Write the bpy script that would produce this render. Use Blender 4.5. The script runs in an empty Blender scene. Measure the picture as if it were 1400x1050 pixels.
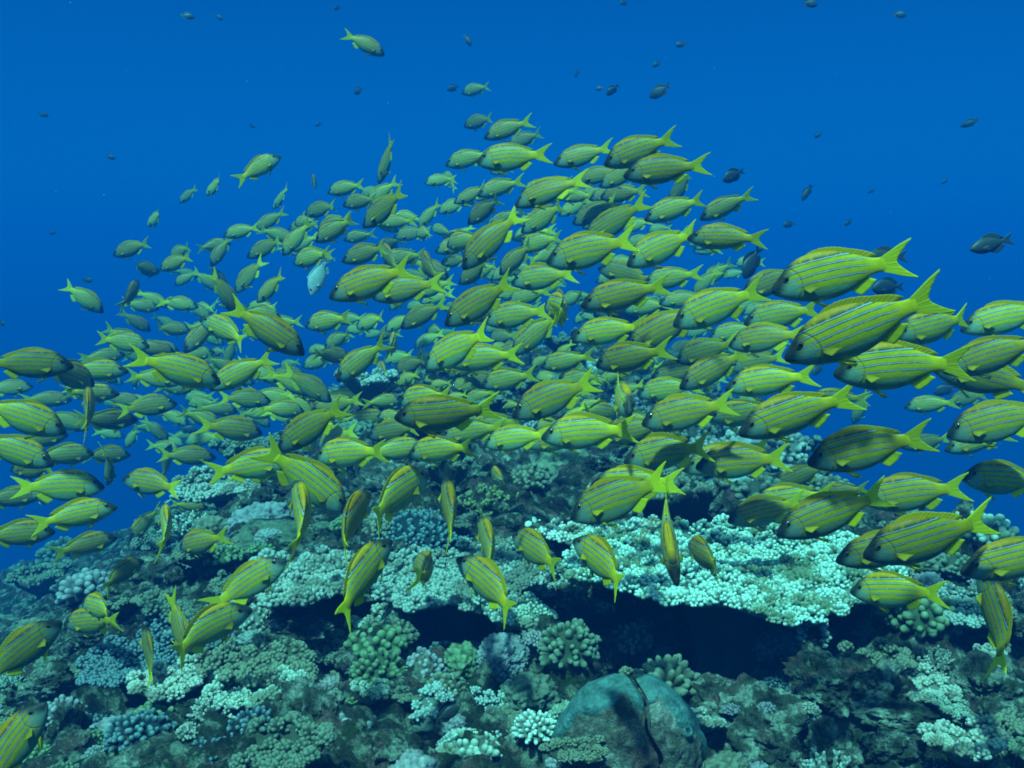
import bpy, math, random
import numpy as np
from mathutils import Vector, Matrix

R = math.radians
scene = bpy.context.scene
COL = scene.collection

# ------------------------------------------------------------------ camera, light, exposure
F_PX, PITCH = 1345.0, R(6.0)
cam_d = bpy.data.cameras.new('camera')
cam_d.sensor_fit = 'HORIZONTAL'
cam_d.angle = 2 * math.atan(700 / F_PX)
cam_d.clip_start, cam_d.clip_end = 0.02, 300
cam = bpy.data.objects.new('camera', cam_d)
COL.objects.link(cam)
cam.rotation_euler = (R(90) - PITCH, 0, 0)
scene.camera = cam

SUN_EL, SUN_AZ = R(61), R(203)          # azimuth from +Y towards +X: behind the camera, a little left
world = bpy.data.worlds.new('World')
scene.world = world
world.use_nodes = True
wn, wl = world.node_tree.nodes, world.node_tree.links
bg = wn['Background']
sky = wn.new('ShaderNodeTexSky')
sky.sky_type = 'NISHITA'
sky.sun_disc = False
sky.sun_elevation, sky.sun_rotation = SUN_EL, SUN_AZ
tint = wn.new('ShaderNodeMix')
tint.data_type, tint.blend_type = 'RGBA', 'MULTIPLY'
tint.inputs[0].default_value = 1
tint.inputs[7].default_value = (0.003, 0.235, 0.51, 1)      # daylight after a column of sea water
# looking up through the surface the light is bright and green, towards the horizon only blue is left
wtc = wn.new('ShaderNodeTexCoord')
wsep = wn.new('ShaderNodeSeparateXYZ')
wl.new(wtc.outputs['Generated'], wsep.inputs[0])
up_r = wn.new('ShaderNodeMapRange')
up_r.interpolation_type = 'SMOOTHSTEP'
up_r.inputs[1].default_value, up_r.inputs[2].default_value = 0.30, 0.85
wl.new(wsep.outputs[2], up_r.inputs[0])
tmix = wn.new('ShaderNodeMix')
tmix.data_type = 'RGBA'
tmix.inputs[6].default_value = (0.002, 0.228, 0.535, 1)
tmix.inputs[7].default_value = (0.60, 1.75, 1.15, 1)
wl.new(up_r.outputs[0], tmix.inputs[0])
wl.new(tmix.outputs[2], tint.inputs[7])
wl.new(sky.outputs[0], tint.inputs[6])
wl.new(tint.outputs[2], bg.inputs[0])
bg.inputs[1].default_value = 0.09

sun_d = bpy.data.lights.new('sun', 'SUN')
sun_d.energy, sun_d.angle = 4.1, R(2.5)
sun_d.color = (0.40, 1.0, 0.84)                               # the same column takes the red out of the sun
sun = bpy.data.objects.new('sun', sun_d)
COL.objects.link(sun)
sd = Vector((math.sin(SUN_AZ) * math.cos(SUN_EL), math.cos(SUN_AZ) * math.cos(SUN_EL), math.sin(SUN_EL)))
sun.rotation_euler = sd.to_track_quat('Z', 'Y').to_euler()

vs = scene.view_settings
vs.view_transform, vs.look, vs.gamma, vs.exposure = 'Standard', 'None', 1, 0.82
cy = scene.cycles
cy.max_bounces, cy.diffuse_bounces, cy.glossy_bounces, cy.transmission_bounces = 5, 3, 1, 2
cy.volume_bounces, cy.transparent_max_bounces = 0, 6
cy.use_denoising = True
cy.filter_width = 1.8
cy.caustics_reflective = cy.caustics_refractive = False

HAZE_DENSITY = 0.13                                        # sea water: red dies first, blue scatters
HAZE_COLOR = (0.0006, 0.068, 0.30, 1)
HAZE_ABSORB = (0.0, 0.42, 0.76, 1)

# ------------------------------------------------------------------ pixel helpers (photo is 1400 x 1050)
_f = Vector((0, math.cos(PITCH), -math.sin(PITCH)))
_u = Vector((0, math.sin(PITCH), math.cos(PITCH)))


def ray(px, py):
    return _f + Vector((1, 0, 0)) * ((px - 700) / F_PX) - _u * ((py - 525) / F_PX)


def at(px, py, y):
    r = ray(px, py)
    return r * (y / r.y)


def proj(p):
    d = p.dot(_f)
    return 700 + F_PX * p.x / d, 525 - F_PX * p.dot(_u) / d


# ------------------------------------------------------------------ numpy noise
def _hash(*c, seed=0):
    h = np.full(np.shape(c[0]), (seed * 0x9E3779B1 + 0x7F4A7C15) & 0xFFFFFFFF, dtype=np.uint64)
    for k, v in enumerate(c):
        h = (h ^ (v.astype(np.int64).astype(np.uint64) & 0xFFFFFFFF) * np.uint64((0x85EBCA6B, 0xC2B2AE35, 0x27D4EB2F)[k])) & np.uint64(0xFFFFFFFF)
        h = (h ^ (h >> np.uint64(15))) * np.uint64(0x2C1B3C6D) & np.uint64(0xFFFFFFFF)
        h = (h ^ (h >> np.uint64(12))) * np.uint64(0x297A2D39) & np.uint64(0xFFFFFFFF)
        h = h ^ (h >> np.uint64(15))
    return h.astype(np.float64) / 4294967295.0


def vnoise(p, seed=0):
    """value noise in -1..1; p: (n, d)"""
    i = np.floor(p)
    f = p - i
    f = f * f * (3 - 2 * f)
    d = p.shape[1]
    out = np.zeros(len(p))
    for c in range(2 ** d):
        o = [(c >> k) & 1 for k in range(d)]
        w = np.ones(len(p))
        for k in range(d):
            w = w * (f[:, k] if o[k] else 1 - f[:, k])
        out += w * _hash(*[i[:, k] + o[k] for k in range(d)], seed=seed)
    return out * 2 - 1


def fbm(p, octaves=4, seed=0, gain=0.5):
    a, s, out = 1.0, 1.0, np.zeros(len(p))
    for k in range(octaves):
        out += a * vnoise(p * s + 17.3 * k, seed + k)
        a *= gain
        s *= 2.03
    return out


def worley(p, seed=0):
    """distance to the nearest jittered feature point"""
    i = np.floor(p)
    d = p.shape[1]
    best = np.full(len(p), 9.0)
    for c in range(3 ** d):
        o = [(c // 3 ** k) % 3 - 1 for k in range(d)]
        q = [i[:, k] + o[k] for k in range(d)]
        s = 0
        for k in range(d):
            s = s + (q[k] + 0.15 + 0.7 * _hash(*q, seed=seed + 31 * k + 1) - p[:, k]) ** 2
        best = np.minimum(best, s)
    return np.sqrt(best)


def dome(p, seed=0):
    return np.sqrt(np.clip(1 - (worley(p, seed) / 0.8) ** 2, 0, 1))


# ------------------------------------------------------------------ materials
def new_mat(name):
    m = bpy.data.materials.new(name)
    m.use_nodes = True
    nt = m.node_tree
    return m, nt, nt.nodes['Principled BSDF']


def node(nt, kind, **kw):
    n = nt.nodes.new(kind)
    for k, v in kw.items():
        setattr(n, k, v)
    return n


def math_n(nt, op, a, b=None, c=None, clamp=False):
    n = node(nt, 'ShaderNodeMath', operation=op, use_clamp=clamp)
    for k, v in enumerate((a, b, c)):
        if v is None:
            continue
        if isinstance(v, (int, float)):
            n.inputs[k].default_value = v
        else:
            nt.links.new(v, n.inputs[k])
    return n.outputs[0]


def mix_n(nt, fac, a, b, blend='MIX'):
    n = node(nt, 'ShaderNodeMix', data_type='RGBA', blend_type=blend)
    for k, v in ((0, fac), (6, a), (7, b)):
        if isinstance(v, (int, float)):
            n.inputs[k].default_value = v
        elif isinstance(v, tuple):
            n.inputs[k].default_value = v if len(v) == 4 else v + (1,)
        else:
            nt.links.new(v, n.inputs[k])
    return n.outputs[2]


def smooth(nt, x, lo, hi):
    n = node(nt, 'ShaderNodeMapRange', interpolation_type='SMOOTHSTEP')
    nt.links.new(x, n.inputs[0])
    n.inputs[1].default_value, n.inputs[2].default_value = lo, hi
    return n.outputs[0]


def noise_n(nt, scale, detail=3, rough=0.55, vec=None):
    n = node(nt, 'ShaderNodeTexNoise')
    n.inputs['Scale'].default_value, n.inputs['Detail'].default_value, n.inputs['Roughness'].default_value = scale, detail, rough
    if vec is not None:
        nt.links.new(vec, n.inputs['Vector'])
    return n.outputs[0]


def ramp_n(nt, fac, stops, interp='LINEAR'):
    n = node(nt, 'ShaderNodeValToRGB')
    e = n.color_ramp.elements
    n.color_ramp.interpolation = interp
    while len(e) < len(stops):
        e.new(0.5)
    for k, (p, c) in enumerate(stops):
        e[k].position = p
        e[k].color = c if len(c) == 4 else c + (1,)
    nt.links.new(fac, n.inputs[0])
    return n.outputs[0]


def bump_n(nt, h, dist, strength=1.0):
    n = node(nt, 'ShaderNodeBump')
    n.inputs['Distance'].default_value, n.inputs['Strength'].default_value = dist, strength
    nt.links.new(h, n.inputs['Height'])
    return n.outputs[0]


def coral_mat(name, base, tip, spots=0.35, alt=None, bump=0.002, tpow=1.8):
    """coral skin: attribute 'tip' runs from old skeleton to the pale growing tips"""
    m, nt, b = new_mat(name)
    tc = node(nt, 'ShaderNodeTexCoord').outputs['Object']
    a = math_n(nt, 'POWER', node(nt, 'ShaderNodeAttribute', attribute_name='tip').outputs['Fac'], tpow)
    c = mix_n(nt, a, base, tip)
    if alt:
        c = mix_n(nt, smooth(nt, noise_n(nt, 9, 3, 0.6, tc), 0.5, 0.62), c, alt)
    n = noise_n(nt, 60, 4, 0.65, tc)
    c = mix_n(nt, spots, c, ramp_n(nt, n, [(0.3, (0.35, 0.35, 0.35)), (0.7, (1.25, 1.25, 1.25))]), 'MULTIPLY')
    oi = node(nt, 'ShaderNodeObjectInfo').outputs['Random']
    c = mix_n(nt, 1.0, c, ramp_n(nt, oi, [(0, (0.75, 0.85, 0.85)), (0.5, (1.05, 1.0, 0.95)), (1, (0.9, 1.1, 1.0))]), 'MULTIPLY')
    nt.links.new(c, b.inputs['Base Color'])
    b.inputs['Roughness'].default_value = 0.85
    b.inputs['Specular IOR Level'].default_value = 0.2
    nt.links.new(bump_n(nt, noise_n(nt, 420, 2, 0.6, tc), bump), b.inputs['Normal'])
    return m


def rock_mat(name, dark, mid, light, scale=14):
    m, nt, b = new_mat(name)
    tc = node(nt, 'ShaderNodeTexCoord').outputs['Object']
    oi = node(nt, 'ShaderNodeObjectInfo').outputs['Random']
    off = node(nt, 'ShaderNodeVectorMath', operation='ADD')
    nt.links.new(tc, off.inputs[0])
    cmb = node(nt, 'ShaderNodeCombineXYZ')
    nt.links.new(math_n(nt, 'MULTIPLY', oi, 37.0), cmb.inputs[0])
    nt.links.new(cmb.outputs[0], off.inputs[1])
    v = off.outputs[0]
    n1 = noise_n(nt, scale, 6, 0.65, v)
    c = ramp_n(nt, n1, [(0.36, dark), (0.46, mid), (0.51, mid), (0.59, light)])
    n2 = noise_n(nt, scale * 0.45, 4, 0.6, v)
    c = mix_n(nt, math_n(nt, 'MULTIPLY', smooth(nt, n2, 0.54, 0.64), 0.8), c, (0.20, 0.11, 0.095))          # pink encrusting algae
    n3 = noise_n(nt, scale * 0.6 + 3, 5, 0.7, v)
    c = mix_n(nt, smooth(nt, n3, 0.57, 0.66), c, (0.05, 0.07, 0.02))          # turf algae
    n4 = noise_n(nt, scale * 5, 3, 0.7, v)
    c = mix_n(nt, 0.75, c, ramp_n(nt, n4, [(0.3, (0.22, 0.22, 0.22)), (0.55, (0.95, 0.95, 0.95)), (0.72, (2.0, 2.0, 1.9))]), 'MULTIPLY')
    nt.links.new(c, b.inputs['Base Color'])
    b.inputs['Roughness'].default_value = 0.9
    b.inputs['Specular IOR Level'].default_value = 0.15
    h = math_n(nt, 'ADD', noise_n(nt, scale * 6, 5, 0.7, v), math_n(nt, 'MULTIPLY', noise_n(nt, scale * 22, 3, 0.6, v), 0.5))
    nt.links.new(bump_n(nt, h, 0.02), b.inputs['Normal'])
    return m


M = {}
M['reef'] = rock_mat('reef_rock_skin', (0.014, 0.018, 0.011), (0.05, 0.058, 0.036), (0.30, 0.33, 0.25), 17)
M['rock'] = rock_mat('stone_skin', (0.018, 0.022, 0.014), (0.10, 0.11, 0.08), (0.44, 0.47, 0.38), 19)
M['shell'] = rock_mat('crusted_shell_skin', (0.07, 0.065, 0.05), (0.21, 0.19, 0.15), (0.46, 0.44, 0.38), 15)
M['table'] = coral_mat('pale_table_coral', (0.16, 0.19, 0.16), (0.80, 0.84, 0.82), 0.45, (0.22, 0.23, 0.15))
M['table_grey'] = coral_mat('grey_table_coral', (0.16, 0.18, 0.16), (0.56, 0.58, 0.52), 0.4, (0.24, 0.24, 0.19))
M['brown'] = coral_mat('brown_coral', (0.07, 0.075, 0.05), (0.26, 0.27, 0.20), 0.5)
M['blue'] = coral_mat('dark_blue_coral', (0.012, 0.025, 0.04), (0.20, 0.29, 0.34), 0.4, tpow=3.5)
M['mauve'] = coral_mat('mauve_coral', (0.13, 0.12, 0.14), (0.42, 0.40, 0.43), 0.4)
M['green'] = coral_mat('green_coral', (0.07, 0.10, 0.05), (0.26, 0.33, 0.19), 0.5, tpow=2.6)
M['olive'] = coral_mat('olive_coral', (0.12, 0.13, 0.055), (0.36, 0.36, 0.14), 0.4)
M['finger'] = coral_mat('finger_coral_skin', (0.09, 0.10, 0.07), (0.25, 0.26, 0.19), 0.4)
M['bubble'] = coral_mat('white_bubble_coral', (0.5, 0.58, 0.55), (0.80, 0.84, 0.80), 0.15)
M['smooth'] = coral_mat('smooth_green_grey_coral', (0.09, 0.11, 0.075), (0.20, 0.24, 0.17), 0.75, (0.07, 0.085, 0.05), bump=0.006)
M['soft'] = coral_mat('pale_soft_coral', (0.22, 0.34, 0.33), (0.34, 0.46, 0.45), 0.3)
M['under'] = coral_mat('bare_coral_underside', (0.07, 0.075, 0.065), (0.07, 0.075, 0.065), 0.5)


def mantle_mat():
    m, nt, b = new_mat('clam_mantle')
    tc = node(nt, 'ShaderNodeTexCoord').outputs['Object']
    n = noise_n(nt, 34, 6, 0.7, tc)
    c = ramp_n(nt, n, [(0.34, (0.025, 0.06, 0.055)), (0.5, (0.06, 0.15, 0.145)), (0.66, (0.14, 0.25, 0.24))])
    v = node(nt, 'ShaderNodeTexVoronoi')
    v.inputs['Scale'].default_value = 45
    nt.links.new(tc, v.inputs['Vector'])
    c = mix_n(nt, math_n(nt, 'MULTIPLY', math_n(nt, 'SUBTRACT', 1.0, smooth(nt, v.outputs['Distance'], 0.06, 0.14)), 0.35), c, (0.35, 0.50, 0.50))
    nt.links.new(c, b.inputs['Base Color'])
    b.inputs['Roughness'].default_value = 0.45
    nt.links.new(bump_n(nt, noise_n(nt, 90, 5, 0.65, tc), 0.007), b.inputs['Normal'])
    return m


M['mantle'] = mantle_mat()


def plain(name, col, rough=0.5, spec=0.4):
    m, nt, b = new_mat(name)
    tc = node(nt, 'ShaderNodeTexCoord').outputs['Object']
    c = mix_n(nt, 1.0, col, ramp_n(nt, noise_n(nt, 30, 2, 0.5, tc), [(0.3, (0.8, 0.8, 0.8)), (0.7, (1.15, 1.15, 1.15))]), 'MULTIPLY')
    nt.links.new(c, b.inputs['Base Color'])
    b.inputs['Roughness'].default_value = rough
    b.inputs['Specular IOR Level'].default_value = spec
    return m


def fish_body_mat():
    """UV of the unbent fish: u = distance from the snout, v = height + 0.5, both in body lengths"""
    m, nt, b = new_mat('snapper_skin')
    uv = node(nt, 'ShaderNodeUVMap', uv_map='fish').outputs[0]
    sep = node(nt, 'ShaderNodeSeparateXYZ')
    nt.links.new(uv, sep.inputs[0])
    u = sep.outputs[0]
    z = math_n(nt, 'SUBTRACT', sep.outputs[1], 0.5)
    oi = node(nt, 'ShaderNodeObjectInfo').outputs['Random']
    # the stripes arch a little with the back
    q = math_n(nt, 'MULTIPLY', math_n(nt, 'SUBTRACT', u, 0.42), 2.2)
    arch = math_n(nt, 'MULTIPLY', math_n(nt, 'MULTIPLY', q, q), 0.052)
    wob = math_n(nt, 'MULTIPLY', math_n(nt, 'SUBTRACT', noise_n(nt, 14, 2, 0.5, uv), 0.5), 0.012)
    zz = math_n(nt, 'ADD', math_n(nt, 'ADD', z, arch), wob)
    t = math_n(nt, 'ADD', math_n(nt, 'MULTIPLY', zz, 2.0), 0.5)          # z -0.25..0.25 -> 0..1
    Y1, Y2, DK, BL = (0.42, 0.345, 0.0), (0.50, 0.33, 0.0), (0.05, 0.035, 0.008), (0.26, 0.34, 0.46)
    P1, P2 = (0.20, 0.30, 0.16), (0.2, 0.2, 0.2)
    st = [(0.0, P1), (0.33, P1), (0.365, (0.24, 0.25, 0.03)), (0.40, Y1)]
    for zc in (-0.012, 0.040, 0.088, 0.130):
        c = 0.5 + 2 * zc
        st += [(c - 0.022, Y1), (c - 0.016, DK), (c - 0.009, DK), (c - 0.0065, BL), (c + 0.0065, BL), (c + 0.010, DK), (c + 0.018, Y2)]
    col = ramp_n(nt, t, st[:31] + [(0.82, (0.46, 0.22, 0.003))])
    br_ = smooth(nt, noise_n(nt, 26, 3, 0.6, uv), 0.36, 0.52)
    flat_ = ramp_n(nt, t, [(0.34, P1), (0.42, Y1), (0.75, Y2)])
    col = mix_n(nt, math_n(nt, 'ADD', math_n(nt, 'MULTIPLY', br_, 0.55), 0.45), flat_, col)
    # rows of fine scale lines on the pale flank
    w = node(nt, 'ShaderNodeTexWave', wave_type='BANDS', bands_direction='Y')
    w.inputs['Scale'].default_value, w.inputs['Distortion'].default_value = 19, 0.6
    nt.links.new(uv, w.inputs['Vector'])
    low = math_n(nt, 'SUBTRACT', 1.0, smooth(nt, zz, -0.09, -0.05))
    col = mix_n(nt, math_n(nt, 'MULTIPLY', math_n(nt, 'MULTIPLY', w.outputs[0], low), 0.35), col, (0.16, 0.17, 0.05))
    # tail root all yellow
    col = mix_n(nt, smooth(nt, u, 0.64, 0.74), col, (0.58, 0.42, 0.0))
    # cheek and lower head pale, brow and snout dusky
    col = mix_n(nt, math_n(nt, 'MULTIPLY', math_n(nt, 'SUBTRACT', 1.0, smooth(nt, u, 0.15, 0.24)), math_n(nt, 'SUBTRACT', 1.0, smooth(nt, z, -0.02, 0.06))), col, (0.20, 0.30, 0.21))
    diag = math_n(nt, 'SUBTRACT', u, math_n(nt, 'MULTIPLY', z, 0.55))
    dusk = math_n(nt, 'MULTIPLY', math_n(nt, 'SUBTRACT', 1.0, smooth(nt, diag, 0.055, 0.15)), smooth(nt, z, -0.075, -0.02))
    col = mix_n(nt, math_n(nt, 'MULTIPLY', dusk, 0.93), col, (0.012, 0.014, 0.02))
    # gill cover edge and mouth slit
    du = math_n(nt, 'SUBTRACT', u, 0.085)
    dz = math_n(nt, 'SUBTRACT', z, -0.01)
    rr = math_n(nt, 'SQRT', math_n(nt, 'ADD', math_n(nt, 'MULTIPLY', du, du), math_n(nt, 'MULTIPLY', dz, dz)))
    ring = math_n(nt, 'SUBTRACT', 1.0, smooth(nt, math_n(nt, 'ABSOLUTE', math_n(nt, 'SUBTRACT', rr, 0.135)), 0.003, 0.010))
    ring = math_n(nt, 'MULTIPLY', ring, math_n(nt, 'GREATER_THAN', du, 0.02))
    col = mix_n(nt, math_n(nt, 'MULTIPLY', ring, 0.22), col, (0.05, 0.06, 0.05))
    ml = math_n(nt, 'ABSOLUTE', math_n(nt, 'ADD', z, math_n(nt, 'ADD', 0.020, math_n(nt, 'MULTIPLY', u, 0.42))))
    mouth = math_n(nt, 'MULTIPLY', math_n(nt, 'SUBTRACT', 1.0, smooth(nt, ml, 0.002, 0.006)), math_n(nt, 'LESS_THAN', u, 0.062))
    col = mix_n(nt, mouth, col, (0.01, 0.012, 0.012))
    # scales and per-fish variation; shade on the darker fish is painted in
    vo = node(nt, 'ShaderNodeTexVoronoi')
    vo.inputs['Scale'].default_value = 62
    nt.links.new(uv, vo.inputs['Vector'])
    col = mix_n(nt, 0.16, col, ramp_n(nt, vo.outputs['Distance'], [(0.1, (1.1, 1.1, 1.1)), (0.75, (0.62, 0.62, 0.62))]), 'MULTIPLY')
    col = mix_n(nt, 0.5, col, ramp_n(nt, noise_n(nt, 9, 3, 0.6, uv), [(0.3, (0.75, 0.75, 0.75)), (0.7, (1.2, 1.2, 1.2))]), 'MULTIPLY')
    col = mix_n(nt, 1.0, col, ramp_n(nt, oi, [(0, (0.52, 0.54, 0.58)), (0.35, (0.90, 0.78, 0.80)), (0.7, (0.98, 1.02, 1.0)), (1, (1.30, 1.25, 1.1))]), 'MULTIPLY')
    nt.links.new(col, b.inputs['Base Color'])
    b.inputs['Roughness'].default_value = 0.45
    b.inputs['Specular IOR Level'].default_value = 0.12
    h = math_n(nt, 'SUBTRACT', math_n(nt, 'MULTIPLY', vo.outputs['Distance'], -0.3), ring)
    nt.links.new(bump_n(nt, h, 0.0012, 0.5), b.inputs['Normal'])
    return m


def fin_mat(name, c1, c2, trans=0.4):
    m, nt, b = new_mat(name)
    uv = node(nt, 'ShaderNodeUVMap', uv_map='fish').outputs[0]
    w = node(nt, 'ShaderNodeTexWave', wave_type='BANDS', bands_direction='X')
    w.inputs['Scale'].default_value, w.inputs['Distortion'].default_value = 5.5, 0.4
    nt.links.new(uv, w.inputs['Vector'])
    oi = node(nt, 'ShaderNodeObjectInfo').outputs['Random']
    c = mix_n(nt, w.outputs[0], c2, c1)
    c = mix_n(nt, 1.0, c, ramp_n(nt, oi, [(0, (0.8, 0.75, 0.8)), (1, (1.15, 1.1, 1.0))]), 'MULTIPLY')
    nt.links.new(c, b.inputs['Base Color'])
    b.inputs['Roughness'].default_value = 0.5
    b.inputs['Specular IOR Level'].default_value = 0.12
    nt.links.new(bump_n(nt, w.outputs[0], 0.0012, 0.3), b.inputs['Normal'])
    tr = node(nt, 'ShaderNodeBsdfTranslucent')
    nt.links.new(c, tr.inputs[0])
    mx = node(nt, 'ShaderNodeMixShader')
    mx.inputs[0].default_value = trans
    nt.links.new(b.outputs[0], mx.inputs[1])
    nt.links.new(tr.outputs[0], mx.inputs[2])
    nt.links.new(mx.outputs[0], nt.nodes['Material Output'].inputs[0])
    return m


def eye_mat():
    m, nt, b = new_mat('fish_eye')
    uv = node(nt, 'ShaderNodeUVMap', uv_map='fish').outputs[0]
    sep = node(nt, 'ShaderNodeSeparateXYZ')
    nt.links.new(uv, sep.inputs[0])
    c = ramp_n(nt, sep.outputs[0], [(0.0, (0.004, 0.004, 0.005)), (0.52, (0.004, 0.004, 0.005)), (0.58, (0.10, 0.09, 0.04)), (0.8, (0.05, 0.05, 0.04)), (1, (0.03, 0.03, 0.03))])
    nt.links.new(c, b.inputs['Base Color'])
    b.inputs['Roughness'].default_value = 0.12
    return m


M['fish'] = fish_body_mat()
M['fin'] = fin_mat('yellow_fin', (0.88, 0.80, 0.0), (0.76, 0.68, 0.0), 0.5)
M['dorsal'] = fin_mat('golden_dorsal_fin', (0.64, 0.47, 0.0), (0.54, 0.37, 0.0), 0.4)
M['pec'] = fin_mat('clear_pectoral_fin', (0.72, 0.56, 0.02), (0.60, 0.44, 0.01), 0.5)
M['eye'] = eye_mat()
M['darkfish'] = plain('dark_fish_skin', (0.035, 0.045, 0.05))
M['darkfin'] = plain('dark_fish_fin', (0.03, 0.04, 0.045))
M['palefish'] = plain('pale_fish_skin', (0.34, 0.42, 0.40))


# ------------------------------------------------------------------ mesh builders
class MB:
    """collects vertices and faces with a 'tip' value, a fish uv and material slots, and builds ONE mesh object"""

    def __init__(s):
        s.v, s.f, s.t, s.uv, s.mi, s.n = [], [], [], [], [], 0

    def add(s, v, f, tip=0.0, uv=None, mi=0):
        v = np.asarray(v, float)
        s.v.append(v)
        s.t.append(np.broadcast_to(np.asarray(tip, float), (len(v),)))
        s.uv.append(np.zeros((len(v), 2)) if uv is None else np.asarray(uv, float))
        for a in f if isinstance(f, list) else [f]:
            a = np.asarray(a, np.int64)
            if len(a):
                s.f.append(a + s.n)
                s.mi.append(np.full(len(a), mi, np.int32))
        s.n += len(v)
        return s

    def mesh(s, name, mats, recalc=False):
        V = np.concatenate(s.v)
        me = bpy.data.meshes.new(name)
        me.vertices.add(len(V))
        me.vertices.foreach_set('co', V.astype(np.float32).ravel())
        tot = np.concatenate([np.full(len(a), a.shape[1], np.int32) for a in s.f])
        idx = np.concatenate([a.ravel() for a in s.f]).astype(np.int32)
        me.loops.add(len(idx))
        me.loops.foreach_set('vertex_index', idx)
        me.polygons.add(len(tot))
        me.polygons.foreach_set('loop_start', np.concatenate([[0], np.cumsum(tot)[:-1]]).astype(np.int32))
        me.polygons.foreach_set('loop_total', tot)
        me.polygons.foreach_set('material_index', np.concatenate(s.mi))
        me.polygons.foreach_set('use_smooth', np.ones(len(tot), bool))
        a = me.attributes.new('tip', 'FLOAT', 'POINT')
        a.data.foreach_set('value', np.concatenate(s.t).astype(np.float32))
        UV = np.concatenate(s.uv)
        if UV.any():
            l = me.uv_layers.new(name='fish')
            l.data.foreach_set('uv', UV[idx].astype(np.float32).ravel())
        for m in mats if isinstance(mats, (list, tuple)) else [mats]:
            me.materials.append(m)
        me.update(calc_edges=True)
        me.validate()
        if recalc:
            import bmesh
            bm = bmesh.new()
            bm.from_mesh(me)
            bmesh.ops.recalc_face_normals(bm, faces=bm.faces)
            bm.to_mesh(me)
            bm.free()
        return me


def link(name, mesh, parent=None, loc=None):
    o = bpy.data.objects.new(name, mesh)
    COL.objects.link(o)
    if parent:
        o.parent = parent
    if loc is not None:
        o.location = loc
    return o


def tag(o, label, cat, group=None):
    o['label'], o['category'] = label, cat
    if group:
        o['group'] = group
    return o


def copy_tree(o, parent=None):
    c = o.copy()
    COL.objects.link(c)
    if parent:
        c.parent = parent
    for ch in list(o.children):
        copy_tree(ch, c)
    return c


def grid_faces(nu, nv, wrap_v=False):
    a = np.arange(nu * nv).reshape(nu, nv)
    b = np.concatenate([a, a[:, :1]], 1) if wrap_v else a
    return np.stack([b[:-1, :-1], b[1:, :-1], b[1:, 1:], b[:-1, 1:]], -1).reshape(-1, 4)


def finger_template(seg=7, taper=0.85):
    """unit finger along +z with a rounded end"""
    prof = [(1.0, 0.0), (0.97, 0.4), (taper, 0.74), (taper * 0.62, 0.93)]
    ang = np.arange(seg) * 2 * np.pi / seg
    v = np.concatenate([np.stack([r * np.cos(ang), r * np.sin(ang), np.full(seg, z)], 1) for r, z in prof] + [np.array([[0, 0, 1.0]])])
    q = grid_faces(len(prof), seg, True)
    top = (len(prof) - 1) * seg
    t = np.array([[top + k, top + (k + 1) % seg, len(v) - 1] for k in range(seg)])
    return v, [q[:, ::-1], t], v[:, 2]


def frames(d):
    """(n,3,3) rotations that take +z to the unit vectors d"""
    d = d / np.linalg.norm(d, axis=1, keepdims=True)
    a = np.where(np.abs(d[:, 2:3]) < 0.9, np.array([[0, 0, 1.0]]), np.array([[1.0, 0, 0]]))
    x = np.cross(a, d)
    x /= np.linalg.norm(x, axis=1, keepdims=True)
    y = np.cross(d, x)
    return np.stack([x, y, d], 2)


def add_fingers(mb, pos, dirs, rad, length, rng, seg=7, taper=0.85, tip0=0.0, tip1=1.0, mi=0):
    n = len(pos)
    tv, tf, tt = finger_template(seg, taper)
    rad, length = np.broadcast_to(rad, n), np.broadcast_to(length, n)
    loc = tv[None] * np.stack([rad, rad, length], 1)[:, None, :]
    v = np.einsum('nij,nkj->nki', frames(np.asarray(dirs, float)), loc) + np.asarray(pos)[:, None, :]
    off = (np.arange(n) * len(tv))[:, None, None]
    f = [(a[None] + off).reshape(-1, a.shape[1]) for a in tf]
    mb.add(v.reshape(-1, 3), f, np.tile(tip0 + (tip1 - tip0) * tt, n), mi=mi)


def sunflower(n, rng, jitter=0.25):
    k = np.arange(n) + 0.5
    r = np.sqrt(k / n)
    a = k * 2.399963 + rng.uniform(-1, 1, n) * jitter
    return np.stack([r * np.cos(a), r * np.sin(a)], 1)


def hemi_dirs(n, rng, spread=1.0):
    p = sunflower(n, rng)
    th = np.hypot(p[:, 0], p[:, 1]) * spread * np.pi / 2
    ph = np.arctan2(p[:, 1], p[:, 0])
    return np.stack([np.sin(th) * np.cos(ph), np.sin(th) * np.sin(ph), np.cos(th)], 1)


def poisson2(rng, inside, half, gap, tries):
    """points at least GAP apart inside a shape that fits the box +-HALF"""
    pts = np.empty((0, 2))
    for _ in range(tries):
        c = rng.uniform(-1, 1, (400, 2)) * half
        c = c[inside(c)]
        for q in c:
            if not len(pts) or ((pts - q) ** 2).sum(1).min() > gap * gap:
                pts = np.vstack([pts, q])
    return pts


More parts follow.
